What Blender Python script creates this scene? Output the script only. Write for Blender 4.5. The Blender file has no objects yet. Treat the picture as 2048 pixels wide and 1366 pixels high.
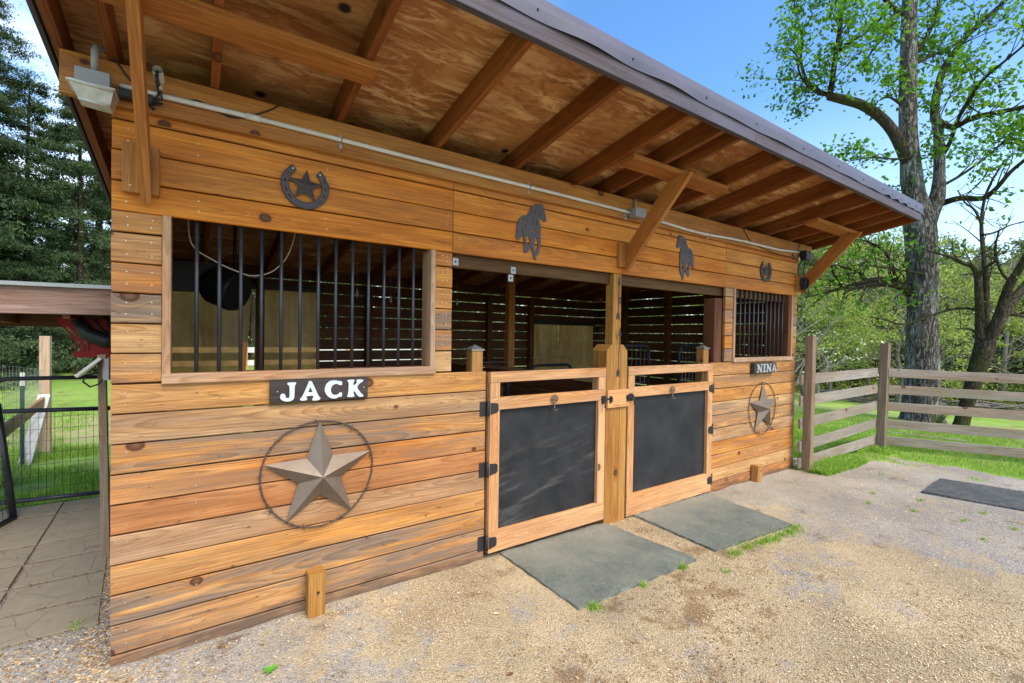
import bpy, bmesh, math, random
import numpy as np
from mathutils import Vector, Matrix
from mathutils.geometry import tessellate_polygon
random.seed(7); rng=np.random.default_rng(7)
S=bpy.context.scene; COL=S.collection
R=math.radians
# ---------------------------------------------------------------- camera, sky, sun, exposure
cam_d=bpy.data.cameras.new('camera'); cam=bpy.data.objects.new('camera',cam_d); COL.objects.link(cam); S.camera=cam
cam_d.sensor_width=36; cam_d.lens=918.2/2048*36; cam_d.clip_start=.02; cam_d.clip_end=600
yaw,pit,rol=.600435,-.0140725,.0152841
fw=Vector((math.sin(yaw)*math.cos(pit),math.cos(yaw)*math.cos(pit),math.sin(pit)))
r0=Vector((math.cos(yaw),-math.sin(yaw),0)); u0=r0.cross(fw)
rr=r0*math.cos(rol)+u0*math.sin(rol); uu=-r0*math.sin(rol)+u0*math.cos(rol)
cam.matrix_world=Matrix(((rr.x,uu.x,-fw.x,.331),(rr.y,uu.y,-fw.y,-2.804),(rr.z,uu.z,-fw.z,1.589),(0,0,0,1)))
CAM=Vector((.331,-2.804,1.589))
SUN_EL,SUN_AZ=R(52),R(172)      # azimuth of the sun measured from +Y towards +X
W=bpy.data.worlds.new('World'); S.world=W; W.use_nodes=True
wn=W.node_tree.nodes; wl=W.node_tree.links; wn.clear()
def N(nt,t,**k):
    n=nt.nodes.new(t)
    for a,b in k.items():
        if a.startswith('i_'):
            s=n.inputs[int(a[2:])] if a[2:].isdigit() else n.inputs[a[2:].replace('_',' ')]
            s.default_value=b
        else: setattr(n,a,b)
    return n
wt=W.node_tree
sky=N(wt,'ShaderNodeTexSky',sky_type='NISHITA',sun_disc=False,sun_elevation=SUN_EL,sun_rotation=SUN_AZ,altitude=100,air_density=1.0,dust_density=1.0,ozone_density=2.0)
tc=N(wt,'ShaderNodeTexCoord')
hs=N(wt,'ShaderNodeHueSaturation',i_1=1.24,i_2=1.0)
cn=N(wt,'ShaderNodeTexNoise',i_Scale=2.2,i_Detail=6.0,i_Roughness=.6)
mp=N(wt,'ShaderNodeMapping'); mp.inputs['Scale'].default_value=(1,1,3.0)
sx=N(wt,'ShaderNodeSeparateXYZ')
wl.new(tc.outputs['Generated'],mp.inputs[0]); wl.new(mp.outputs[0],cn.inputs['Vector']); wl.new(tc.outputs['Generated'],sx.inputs[0])
cr=N(wt,'ShaderNodeMapRange'); cr.inputs[1].default_value=.46; cr.inputs[2].default_value=.66
wl.new(cn.outputs[0],cr.inputs[0])
lowm=N(wt,'ShaderNodeMapRange'); lowm.inputs[1].default_value=.75; lowm.inputs[2].default_value=.12; wl.new(sx.outputs[2],lowm.inputs[0])
lx=N(wt,'ShaderNodeMapRange'); lx.inputs[1].default_value=.55; lx.inputs[2].default_value=-.1; wl.new(sx.outputs[0],lx.inputs[0])
m1=N(wt,'ShaderNodeMath',operation='MULTIPLY'); wl.new(cr.outputs[0],m1.inputs[0]); wl.new(lowm.outputs[0],m1.inputs[1])
m2=N(wt,'ShaderNodeMath',operation='MULTIPLY'); wl.new(m1.outputs[0],m2.inputs[0]); wl.new(lx.outputs[0],m2.inputs[1])
mx=N(wt,'ShaderNodeMixRGB'); mx.inputs[2].default_value=(9,9.6,10.6,1)
hz=N(wt,'ShaderNodeMapRange'); hz.inputs[1].default_value=.42; hz.inputs[2].default_value=.0; hz.inputs[4].default_value=.5; wl.new(sx.outputs[2],hz.inputs[0]); hm=N(wt,'ShaderNodeMixRGB'); hm.inputs[2].default_value=(4.6,5.6,6.6,1); wl.new(hz.outputs[0],hm.inputs[0])
wl.new(sky.outputs[0],hs.inputs['Color']); wl.new(hs.outputs[0],hm.inputs[1]); wl.new(hm.outputs[0],mx.inputs[1]); wl.new(m2.outputs[0],mx.inputs[0])
bg=N(wt,'ShaderNodeBackground',i_1=.15); wo=N(wt,'ShaderNodeOutputWorld')
wl.new(mx.outputs[0],bg.inputs[0]); wl.new(bg.outputs[0],wo.inputs[0])
sl=bpy.data.lights.new('sun','SUN'); sl.energy=2.2; sl.angle=R(36); sl.color=(1,.89,.74)
so=bpy.data.objects.new('sun',sl); COL.objects.link(so)
sd=Vector((math.sin(SUN_AZ)*math.cos(SUN_EL),math.cos(SUN_AZ)*math.cos(SUN_EL),math.sin(SUN_EL)))
so.rotation_euler=sd.to_track_quat('Z','Y').to_euler(); so.location=(0,-5,8)
S.view_settings.view_transform='Standard'; S.view_settings.look='None'; S.view_settings.gamma=1
S.view_settings.exposure=1.15
S.render.engine='CYCLES'
# ---------------------------------------------------------------- helpers
def mat(name):
    m=bpy.data.materials.new(name); m.use_nodes=True; nt=m.node_tree; nt.nodes.clear()
    o=nt.nodes.new('ShaderNodeOutputMaterial'); b=nt.nodes.new('ShaderNodeBsdfPrincipled'); nt.links.new(b.outputs[0],o.inputs[0])
    return m,nt,b
def math_(nt,op,a,b=None,c=None,clamp=False):
    n=nt.nodes.new('ShaderNodeMath'); n.operation=op; n.use_clamp=clamp
    for i,v in enumerate((a,b,c)):
        if v is None: continue
        if isinstance(v,(int,float)): n.inputs[i].default_value=v
        else: nt.links.new(v,n.inputs[i])
    return n.outputs[0]
def noise(nt,vec,scale,detail=2.,rough=.5,dist=0.):
    n=nt.nodes.new('ShaderNodeTexNoise'); n.inputs['Scale'].default_value=scale; n.inputs['Detail'].default_value=detail
    n.inputs['Roughness'].default_value=rough; n.inputs['Distortion'].default_value=dist
    if vec is not None: nt.links.new(vec,n.inputs['Vector'])
    return n.outputs[0]
def rng_(nt,v,a,b,c=0.,d=1.):
    n=nt.nodes.new('ShaderNodeMapRange')
    for i,x in zip((1,2,3,4),(a,b,c,d)): n.inputs[i].default_value=x
    nt.links.new(v,n.inputs[0]); return n.outputs[0]
def mix(nt,f,a,b,mode='MIX'):
    n=nt.nodes.new('ShaderNodeMixRGB'); n.blend_type=mode
    for i,v in enumerate((f,a,b)):
        if isinstance(v,(int,float)): n.inputs[i].default_value=v
        elif isinstance(v,tuple): n.inputs[i].default_value=(v+(1,))[:4]
        else: nt.links.new(v,n.inputs[i])
    return n.outputs[0]
def comb(nt,x,y,z):
    n=nt.nodes.new('ShaderNodeCombineXYZ')
    for i,v in enumerate((x,y,z)):
        if isinstance(v,(int,float)): n.inputs[i].default_value=v
        else: nt.links.new(v,n.inputs[i])
    return n.outputs[0]
def bump(nt,b,h,strength=.3,dist=.01):
    n=nt.nodes.new('ShaderNodeBump'); n.inputs['Strength'].default_value=strength; n.inputs['Distance'].default_value=dist
    nt.links.new(h,n.inputs['Height']); nt.links.new(n.outputs[0],b.inputs['Normal'])
def uvnodes(nt):
    u=nt.nodes.new('ShaderNodeUVMap'); u.uv_map='UVMap'; s=nt.nodes.new('ShaderNodeUVMap'); s.uv_map='Seed'
    a=nt.nodes.new('ShaderNodeSeparateXYZ'); c=nt.nodes.new('ShaderNodeSeparateXYZ')
    nt.links.new(u.outputs[0],a.inputs[0]); nt.links.new(s.outputs[0],c.inputs[0])
    return a.outputs[0],a.outputs[1],c.outputs[0],c.outputs[1]
def wood(name,cols,late=.45,weather=.4,grey=(.17,.13,.10),half=.07,knots=1.15,ring=.0068,rough=.65,stain=.5,contrast=1.,mud=False):
    """pine lumber: growth rings sliced along the board, knots, per-board hue, weather stains"""
    m,nt,b=mat(name); u,v,s1,s2=uvnodes(nt)
    sA=math_(nt,'MULTIPLY',s1,53.); sB=math_(nt,'MULTIPLY',s2,41.)
    slow=noise(nt,comb(nt,math_(nt,'MULTIPLY_ADD',u,.9,sA),math_(nt,'MULTIPLY',v,2.),sB),1.,2.)
    slow2=noise(nt,comb(nt,math_(nt,'MULTIPLY_ADD',u,.55,sB),3.3,sA),1.,1.)
    med=noise(nt,comb(nt,math_(nt,'MULTIPLY_ADD',u,5.,sA),math_(nt,'MULTIPLY',v,14.),sB),1.,3.)
    kv=nt.nodes.new('ShaderNodeTexVoronoi'); kv.inputs['Scale'].default_value=1.
    nt.links.new(comb(nt,math_(nt,'MULTIPLY_ADD',u,3.3,sA),math_(nt,'MULTIPLY',v,4.2),math_(nt,'MULTIPLY',sB,1.7)),kv.inputs['Vector'])
    ksp=nt.nodes.new('ShaderNodeSeparateColor'); nt.links.new(kv.outputs['Color'],ksp.inputs[0]); kd=math_(nt,'DIVIDE',kv.outputs['Distance'],math_(nt,'MULTIPLY_ADD',ksp.outputs[0],.85,.45)); kn=math_(nt,'ADD',kd,math_(nt,'MULTIPLY',math_(nt,'SUBTRACT',med,.5),.035))
    kmask=rng_(nt,kn,.098*knots,.078*knots); khalo=rng_(nt,kn,.26,.06)
    vc=math_(nt,'MULTIPLY_ADD',math_(nt,'SUBTRACT',s1,.5),.10,half)
    dv=math_(nt,'ADD',math_(nt,'SUBTRACT',v,vc),math_(nt,'MULTIPLY',math_(nt,'SUBTRACT',slow,.5),.05))
    dz=math_(nt,'ADD',math_(nt,'MULTIPLY_ADD',s2,.10,.004),math_(nt,'MULTIPLY',math_(nt,'SUBTRACT',slow2,.45),.22))
    r=math_(nt,'SQRT',math_(nt,'ADD',math_(nt,'MULTIPLY',dv,dv),math_(nt,'MULTIPLY',dz,dz)))
    r=math_(nt,'ADD',r,math_(nt,'MULTIPLY',math_(nt,'POWER',khalo,2.),.022))
    r=math_(nt,'ADD',r,math_(nt,'MULTIPLY',math_(nt,'SUBTRACT',med,.5),.006))
    fr=math_(nt,'FRACT',math_(nt,'DIVIDE',r,ring))
    amp=rng_(nt,noise(nt,comb(nt,math_(nt,'MULTIPLY_ADD',u,2.1,sA),math_(nt,'MULTIPLY',v,20.),sB),1.,3.),.3,.7,.35,1.25); lw=math_(nt,'MULTIPLY',amp,math_(nt,'MULTIPLY',math_(nt,'POWER',fr,2.6),rng_(nt,fr,1.,.88)))
    fine=noise(nt,comb(nt,math_(nt,'MULTIPLY_ADD',u,7.,sA),math_(nt,'MULTIPLY',v,260.),sB),1.,3.)
    cr=nt.nodes.new('ShaderNodeValToRGB'); nt.links.new(math_(nt,'FRACT',math_(nt,'ADD',math_(nt,'MULTIPLY',s1,7.13),s2)),cr.inputs[0])
    el=cr.color_ramp.elements
    for i,c in enumerate(cols):
        p=i/(len(cols)-1)
        e=el[i] if i<2 else el.new(p)
        e.position=p; e.color=c+(1,)
    base=cr.outputs[0]
    lc=mix(nt,1.,base,(late,late*.78,late*.62),'MULTIPLY')
    c=mix(nt,math_(nt,'MULTIPLY',lw,.72*contrast,clamp=True),base,lc)
    c=mix(nt,1.,c,mix(nt,fine,(.70,.66,.62),(1.22,1.23,1.24)),'MULTIPLY')
    g2=noise(nt,comb(nt,math_(nt,'MULTIPLY_ADD',u,3.2,sB),math_(nt,'MULTIPLY',v,105.),sA),1.,4.,.6); c=mix(nt,1.,c,mix(nt,rng_(nt,g2,.28,.72),(.66,.60,.54),(1.22,1.25,1.28)),'MULTIPLY')
    patch=noise(nt,comb(nt,math_(nt,'MULTIPLY_ADD',u,1.7,sB),math_(nt,'MULTIPLY',v,11.),sA),1.,5.,.62)
    c=mix(nt,math_(nt,'MULTIPLY',rng_(nt,patch,.40,.66),stain),c,mix(nt,1.,c,(.55,.44,.36),'MULTIPLY'))
    sk=rng_(nt,noise(nt,comb(nt,math_(nt,'MULTIPLY_ADD',u,.9,sB),math_(nt,'MULTIPLY',v,75.),sA),1.,4.,.6),.57,.70); c=mix(nt,math_(nt,'MULTIPLY',sk,.55*stain),c,mix(nt,1.,c,(.55,.36,.25),'MULTIPLY'))
    hv=noise(nt,comb(nt,math_(nt,'MULTIPLY_ADD',u,.7,sA),math_(nt,'MULTIPLY',v,5.),sB),1.,4.,.6); c=mix(nt,1.,c,mix(nt,rng_(nt,hv,.3,.7),(.86,.70,.52),(1.10,1.16,1.30)),'MULTIPLY')
    wsel=math_(nt,'MULTIPLY',rng_(nt,math_(nt,'FRACT',math_(nt,'MULTIPLY',s2,11.7)),.0,.9),weather)
    pg=rng_(nt,noise(nt,comb(nt,math_(nt,'MULTIPLY_ADD',u,1.1,sA),math_(nt,'MULTIPLY',v,16.),math_(nt,'ADD',sB,9.)),1.,6.,.70),.40,.57)
    gcol=mix(nt,fr,tuple(x*1.25 for x in grey),tuple(x*.75 for x in grey))
    c=mix(nt,math_(nt,'MULTIPLY',pg,wsel,clamp=True),c,gcol)
    if mud:
        pz=nt.nodes.new('ShaderNodeSeparateXYZ'); gp=nt.nodes.new('ShaderNodeNewGeometry').outputs['Position']; nt.links.new(gp,pz.inputs[0])
        mk=rng_(nt,math_(nt,'SUBTRACT',noise(nt,comb(nt,math_(nt,'MULTIPLY',pz.outputs[0],2.6),0.,math_(nt,'MULTIPLY',pz.outputs[2],9.)),1.,6.,.7),math_(nt,'MULTIPLY',math_(nt,'ADD',pz.outputs[2],math_(nt,'MULTIPLY',pz.outputs[0],.0105)),1.7)),.36,.52)
        c=mix(nt,math_(nt,'MULTIPLY',mk,.7),c,(.085,.055,.035))
        sp2=rng_(nt,noise(nt,gp,75.,3.,.6),.60,.68); lowz=rng_(nt,pz.outputs[2],.42,.0); c=mix(nt,math_(nt,'MULTIPLY',math_(nt,'MULTIPLY',sp2,lowz),.55),c,(.16,.11,.07))
    # dark end checks and mildew specks
    sp=rng_(nt,noise(nt,comb(nt,math_(nt,'MULTIPLY_ADD',u,14.,sB),math_(nt,'MULTIPLY',v,46.),sA),1.,4.,.7),.63,.70)
    c=mix(nt,math_(nt,'MULTIPLY',sp,weather*.8),c,(.05,.035,.025))
    kc=mix(nt,rng_(nt,kn,.03,.075),(.15,.065,.03),(.06,.022,.010))
    c=mix(nt,math_(nt,'MULTIPLY',khalo,.35),c,mix(nt,1.,c,(.85,.55,.38),'MULTIPLY'))
    c=mix(nt,math_(nt,'MULTIPLY',kmask,.9),c,kc)
    nt.links.new(c,b.inputs['Base Color']); b.inputs['Roughness'].default_value=rough
    b.inputs['Specular IOR Level'].default_value=.25
    h=math_(nt,'ADD',math_(nt,'MULTIPLY',lw,-.4),math_(nt,'MULTIPLY',fine,.5))
    bump(nt,b,h,.35,.002)
    return m
def plain(name,col,rough=.5,metal=0.,var=.15,scale=20.,spec=.5,bmp=0.,dirt=None,dirtamt=.5,dscale=6.,coords='Object'):
    m,nt,b=mat(name); t=nt.nodes.new('ShaderNodeNewGeometry'); vec=t.outputs['Position']
    n=noise(nt,vec,scale,4.,.6)
    c=mix(nt,1.,col,mix(nt,n,(1-var,)*3,(1+var,)*3),'MULTIPLY')
    if dirt: c=mix(nt,math_(nt,'MULTIPLY',rng_(nt,noise(nt,vec,dscale,5.,.65),.42,.65),dirtamt),c,dirt)
    nt.links.new(c,b.inputs['Base Color']); b.inputs['Metallic'].default_value=metal
    nt.links.new(rng_(nt,n,.3,.7,rough*.85,min(1,rough*1.15)),b.inputs['Roughness']); b.inputs['Specular IOR Level'].default_value=spec
    if bmp: bump(nt,b,n,bmp,.004)
    return m
class MB:
    def __init__(s): s.v=[]; s.f=[]; s.uv=[]; s.sd=[]; s.mi=[]; s.sm=[]
    def face(s,idx,uv=None,seed=(0,0),mi=0,smooth=False):
        s.f.append(tuple(idx)); s.uv.append(uv or [(0,0)]*len(idx)); s.sd.append(seed); s.mi.append(mi); s.sm.append(smooth)
    def lumber(s,o,L,Wv,Tv,l,w,t,seed=None,ch=.003,mi=0,u0=None,j=0.):
        """box: origin corner o, unit axes L (grain), Wv, Tv"""
        seed=seed or (random.random(),random.random()); u0=random.random()*3 if u0 is None else u0
        L,Wv,Tv=Vector(L).normalized(),Vector(Wv).normalized(),Vector(Tv).normalized(); o=Vector(o)
        ch=min(ch,w*.3,t*.3)
        pr=[(ch,0),(w-ch,0),(w,ch),(w,t-ch),(w-ch,t),(ch,t),(0,t-ch),(0,ch)]
        peri=[0]
        for i in range(8):
            a,b=pr[i],pr[(i+1)%8]; peri.append(peri[-1]+math.hypot(a[0]-b[0],a[1]-b[1]))
        n=len(s.v)
        for x in (0,l):
            for a,b in pr: s.v.append(o+L*x+Wv*a+Tv*b)
        flip=L.cross(Wv).dot(Tv)<0
        for i in range(8):
            k=(i+1)%8; ids=[n+i,n+k,n+8+k,n+8+i]; uv=[(u0,peri[i]),(u0,peri[i+1]),(u0+l,peri[i+1]),(u0+l,peri[i])]
            if not flip: ids=ids[::-1]; uv=uv[::-1]
            s.face(ids,uv,seed,mi)
        a=[n+i for i in range(8)]; b=[n+8+i for i in range(8)]
        ua=[(u0+p[0]*.25,p[1]+.03) for p in pr]
        if flip: a=a[::-1]; 
        else: b=b[::-1]
        s.face(a,ua if not flip else ua[::-1],seed,mi); s.face(b,ua[::-1] if not flip else ua,seed,mi)
    def box(s,x0,x1,y0,y1,z0,z1,seed=None,ch=.003,mi=0,front='y'):
        dx,dy,dz=x1-x0,y1-y0,z1-z0
        m=max(dx,dy,dz)
        if m==dx: s.lumber((x0,y0,z0),(1,0,0),(0,0,1) if dz>=dy*.5 else (0,1,0),(0,1,0) if dz>=dy*.5 else (0,0,1),dx,dz if dz>=dy*.5 else dy,dy if dz>=dy*.5 else dz,seed,ch,mi)
        elif m==dz: s.lumber((x0,y0,z0),(0,0,1),(1,0,0),(0,1,0),dz,dx,dy,seed,ch,mi)
        else:
            if dz>=dx*.5: s.lumber((x0,y0,z0),(0,1,0),(0,0,1),(1,0,0),dy,dz,dx,seed,ch,mi)
            else: s.lumber((x0,y0,z0),(0,1,0),(1,0,0),(0,0,1),dy,dx,dz,seed,ch,mi)
    def beam(s,p0,p1,w,t,up=(0,0,1),seed=None,ch=.003,mi=0):
        """board whose centre line runs p0-p1; w along 'up' (made square to the line), t across"""
        p0,p1=Vector(p0),Vector(p1); L=(p1-p0); l=L.length; L.normalize(); up=Vector(up); up=(up-L*up.dot(L)).normalized(); T=L.cross(up)
        s.lumber(p0-up*w/2-T*t/2,L,up,T,l,w,t,seed,ch,mi)
    def tube(s,pts,rad,seg=8,mi=0,seed=(0.3,0.3),cap=True,smooth=True,closed=False):
        pts=[Vector(p) for p in pts]; k=len(pts)
        if isinstance(rad,(int,float)): rad=[rad]*k
        n=len(s.v); ref=None; ul=0
        for i,p in enumerate(pts):
            if closed: d=pts[(i+1)%k]-pts[i-1]
            else: d=pts[min(i+1,k-1)]-pts[max(i-1,0)]
            d.normalize()
            if ref is None: ref=d.orthogonal().normalized()
            ref=(ref-d*ref.dot(d)).normalized(); b=d.cross(ref)
            for q in range(seg):
                a=2*math.pi*q/seg; s.v.append(p+(ref*math.cos(a)+b*math.sin(a))*rad[i])
        L=[0]
        for i in range(1,k+1): L.append(L[-1]+(pts[i%k]-pts[i-1]).length)
        for i in range(k if closed else k-1):
            for q in range(seg):
                q2=(q+1)%seg; i2=(i+1)%k
                per=2*math.pi*rad[i]
                s.face([n+i*seg+q,n+i*seg+q2,n+i2*seg+q2,n+i2*seg+q],[(L[i],per*q/seg),(L[i],per*(q+1)/seg),(L[i+1],per*(q+1)/seg),(L[i+1],per*q/seg)],seed,mi,smooth)
        if cap and not closed:
            s.face([n+q for q in range(seg)][::-1],None,seed,mi); s.face([n+(k-1)*seg+q for q in range(seg)],None,seed,mi)
    def prism(s,poly,o,X,Y,t,holes=(),mi=0,seed=(.4,.4)):
        """2D outline (with holes) extruded by t along X x Y ... front face at o, back face at o - n*t"""
        o,X,Y=Vector(o),Vector(X),Vector(Y); nrm=X.cross(Y).normalized()
        loops=[list(poly)]+[list(h) for h in holes]; flat=[p for l in loops for p in l]
        tr=tessellate_polygon([[Vector((p[0],p[1],0)) for p in l] for l in loops])
        n=len(s.v)
        for k in (0,1):
            for p in flat: s.v.append(o+X*p[0]+Y*p[1]-nrm*t*k)
        m=len(flat)
        for a,b,c in tr:
            A,B,Cc=[Vector(flat[i]) for i in (a,b,c)]
            cr=(B.x-A.x)*(Cc.y-A.y)-(B.y-A.y)*(Cc.x-A.x)
            if cr<0: a,c=c,a
            uv=[tuple(flat[i]) for i in (a,b,c)]
            s.face([n+a,n+b,n+c],uv,seed,mi); s.face([n+m+c,n+m+b,n+m+a],uv[::-1],seed,mi)
        st=0
        for li,l in enumerate(loops):
            ar=sum(l[i][0]*l[(i+1)%len(l)][1]-l[(i+1)%len(l)][0]*l[i][1] for i in range(len(l)))
            for i in range(len(l)):
                a=n+st+i; b=n+st+(i+1)%len(l); ids=[a,a+m,b+m,b]
                if (ar<0)!=(li>0): ids=ids[::-1]
                s.face(ids,[(0,0),(0,t),(.02,t),(.02,0)],seed,mi)
            st+=len(l)
    def disc(s,c,nrm,r,t=.002,mi=0,seg=8):
        c=Vector(c); nrm=Vector(nrm).normalized(); s.tube([c,c+nrm*t],[r,r*.8],seg,mi,cap=True,smooth=False)
    def build(s,name,mats,parent=None,**props):
        me=bpy.data.meshes.new(name); me.from_pydata([tuple(v) for v in s.v],[],s.f)
        for m in (mats if isinstance(mats,(list,tuple)) else [mats]): me.materials.append(m)
        u=me.uv_layers.new(name='UVMap'); q=me.uv_layers.new(name='Seed')
        uv=[c for f in s.uv for p in f for c in p]; sd=[c for f,g in zip(s.uv,s.sd) for _ in f for c in g]
        u.data.foreach_set('uv',uv); q.data.foreach_set('uv',sd)
        me.polygons.foreach_set('material_index',s.mi); me.polygons.foreach_set('use_smooth',s.sm)
        me.update()
        o=bpy.data.objects.new(name,me); COL.objects.link(o)
        if parent:
            o.parent=parent; o.matrix_parent_inverse=Matrix.Translation(parent.location).inverted() if parent.type=='EMPTY' or parent.location.length else Matrix()
        for k,w in props.items(): o[k]=w
        return o
def empty(name,loc,label,cat,group=None):
    o=bpy.data.objects.new(name,None); COL.objects.link(o); o.location=loc; o.empty_display_size=.1
    o['label']=label; o['category']=cat
    if group: o['group']=group
    return o
def tag(o,label,cat,group=None,kind=None):
    if label: o['label']=label
    if cat: o['category']=cat
    if group: o['group']=group
    if kind: o['kind']=kind
    return o
def arr_mesh(name,verts,faces,mats,uvs=None,seeds=None,parent=None,mi=None,smooth=False):
    """fast mesh from numpy: faces (n,k)"""
    me=bpy.data.meshes.new(name); nf,k=faces.shape
    me.vertices.add(len(verts)); me.vertices.foreach_set('co',np.ascontiguousarray(verts,dtype=np.float32).ravel())
    me.loops.add(nf*k); me.loops.foreach_set('vertex_index',faces.astype(np.int32).ravel())
    me.polygons.add(nf); me.polygons.foreach_set('loop_start',np.arange(0,nf*k,k,dtype=np.int32)); me.polygons.foreach_set('loop_total',np.full(nf,k,dtype=np.int32))
    for m in (mats if isinstance(mats,(list,tuple)) else [mats]): me.materials.append(m)
    if mi is not None: me.polygons.foreach_set('material_index',mi.astype(np.int32))
    me.polygons.foreach_set('use_smooth',np.full(nf,smooth))
    if seeds is not None:
        q=me.uv_layers.new(name='Seed'); q.data.foreach_set('uv',np.repeat(seeds,k,axis=0).astype(np.float32).ravel())
    me.update(calc_edges=True); me.validate()
    o=bpy.data.objects.new(name,me); COL.objects.link(o)
    if parent: o.parent=parent; o.matrix_parent_inverse=Matrix.Translation(parent.location).inverted()
    return o
def gz(x,y):
    """ground height"""
    if x<0: return 0.
    z=-.0105*min(x,10)
    if x>11: z-=.075*(min(x,70)-11)*min(1,(x-11)/6)
    return z
# ---------------------------------------------------------------- materials
ORANGE=[(.66,.295,.06),(.62,.335,.10),(.70,.375,.11),(.40,.215,.11),(.66,.26,.04),(.68,.44,.185),(.47,.29,.155),(.70,.33,.06)]
M_blk=None
M_sidelow=wood('siding_lower',ORANGE,late=.36,weather=1.,grey=(.20,.135,.09),stain=.62,knots=1.2,mud=True)
M_sidehigh=wood('siding_upper',[(.74,.275,.03),(.64,.24,.035),(.78,.34,.06),(.68,.25,.025)],late=.52,weather=.30,grey=(.2,.11,.05),stain=.5,contrast=.9)
M_trim=wood('trim_wood',[(.56,.32,.15),(.60,.36,.18),(.54,.33,.18)],late=.5,weather=.6,grey=(.30,.24,.19),half=.045)
M_door=wood('door_frame_wood',[(.68,.38,.155),(.64,.37,.165),(.70,.42,.20)],late=.55,weather=.3,grey=(.34,.26,.20),half=.045,stain=.3)
M_post=wood('treated_post_wood',[(.43,.225,.05),(.47,.26,.07),(.38,.195,.045)],late=.62,weather=.15,half=.06,stain=.3,ring=.012)
M_raft=wood('rafter_wood',[(.31,.10,.026),(.27,.09,.025),(.35,.12,.03)],late=.45,weather=.12,grey=(.14,.08,.05),stain=.5,ring=.010)
M_brace=wood('brace_wood',[(.44,.175,.04),(.47,.19,.045)],late=.5,weather=.08,half=.07,stain=.25,ring=.011)
M_beam=wood('beam_wood',[(.46,.21,.04),(.50,.23,.05)],late=.6,weather=.15,half=.1,stain=.5,ring=.012)
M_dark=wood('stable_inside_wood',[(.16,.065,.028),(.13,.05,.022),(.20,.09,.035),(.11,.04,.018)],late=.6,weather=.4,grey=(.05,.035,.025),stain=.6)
M_pale=wood('pale_post_wood',[(.62,.50,.35),(.58,.46,.32)],late=.7,weather=.4,grey=(.35,.30,.25),half=.05,stain=.3)
M_dark2=wood('olive_beam_wood',[(.15,.085,.025),(.13,.07,.02)],late=.6,weather=.2,grey=(.06,.04,.02),stain=.6,half=.1)  # olive-brown wood of the inner beam behind the header boards
M_fence=wood('weathered_rail_wood',[(.37,.335,.28),(.33,.305,.26),(.38,.33,.26)],late=.62,weather=.8,grey=(.20,.195,.15),stain=.5,half=.07)
M_fpost=wood('weathered_post_wood',[(.30,.235,.16),(.26,.20,.135)],late=.5,weather=.85,grey=(.15,.13,.095),stain=.6,half=.05)
M_fascia=wood('painted_fascia_wood',[(.10,.092,.125),(.085,.08,.11)],late=.85,weather=.6,grey=(.12,.115,.135),stain=.35,contrast=.6,knots=.4)
M_lean=wood('grey_beam_wood',[(.34,.235,.19),(.36,.25,.20)],late=.6,weather=.5,grey=(.15,.11,.09),stain=.8,half=.1,ring=.014)
M_iron=plain('dark_iron',(.028,.026,.027),.5,.3,.3,60,.5)
M_bar=plain('black_bar_paint',(.020,.022,.027),.38,.0,.4,40,.5,dirt=(.06,.055,.05),dirtamt=.4)
M_bronze=plain('brown_star_metal',(.17,.125,.088),.5,.35,.22,30,.5,bmp=.1,dirt=(.26,.22,.18),dirtamt=.35)
M_shoe=plain('brown_cast_metal',(.065,.055,.055),.55,.3,.3,50,.5)
M_horse=plain('grey_brown_sheet_metal',(.075,.062,.06),.5,.3,.2,60,.5)
M_wire=plain('rusty_wire',(.10,.075,.06),.6,.4,.4,90,.4)
M_galv=plain('galvanised_steel',(.30,.30,.28),.45,.7,.25,60,.5)
M_screw=plain('screw_head',(.55,.48,.33),.4,.6,.3,200,.5)
M_pvc=plain('white_conduit_plastic',(.62,.61,.56),.45,0,.08,8,.5,dirt=(.40,.37,.31),dirtamt=.4)
M_grey=plain('grey_box_plastic',(.27,.27,.275),.5,0,.1,12,.5,dirt=(.36,.33,.28),dirtamt=.3)
M_lens=plain('cloudy_lamp_lens',(.52,.49,.43),.25,0,.15,30,.6,dirt=(.28,.24,.19),dirtamt=.5,dscale=25)
M_metalroof=plain('brown_grey_trim_metal',(.085,.08,.108),.5,.0,.12,3,.3,dirt=(.11,.105,.135),dirtamt=.5,dscale=2)
M_black=plain('black_plastic',(.013,.013,.014),.5,0,.3,30,.4)
M_cable=plain('black_cable',(.012,.012,.012),.5,0,.2,30,.4)
M_white=plain('white_paint_letter',(.58,.63,.64),.5,0,.08,40,.4,dirt=(.42,.44,.43),dirtamt=.4)
M_signwood=wood('dark_sign_wood',[(.050,.044,.044),(.062,.052,.050)],late=.5,weather=.5,grey=(.11,.10,.10),stain=.4,half=.06,knots=.6,ring=.011)
M_ninaletter=plain('weathered_letter_paint',(.33,.35,.34),.55,0,.15,60,.3,dirt=(.26,.25,.23),dirtamt=.6,dscale=30)
M_red=plain('red_plastic',(.24,.006,.005),.55,0,.2,15,.25)
M_greenpost=plain('green_post_paint',(.012,.06,.05),.5,.2,.2,30,.4)
M_whitepost=plain('old_white_paint',(.62,.62,.60),.6,0,.1,12,.3,dirt=(.40,.38,.34),dirtamt=.6)
M_hose=plain('cream_rope',(.40,.33,.23),.6,0,.1,40,.3)
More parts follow.
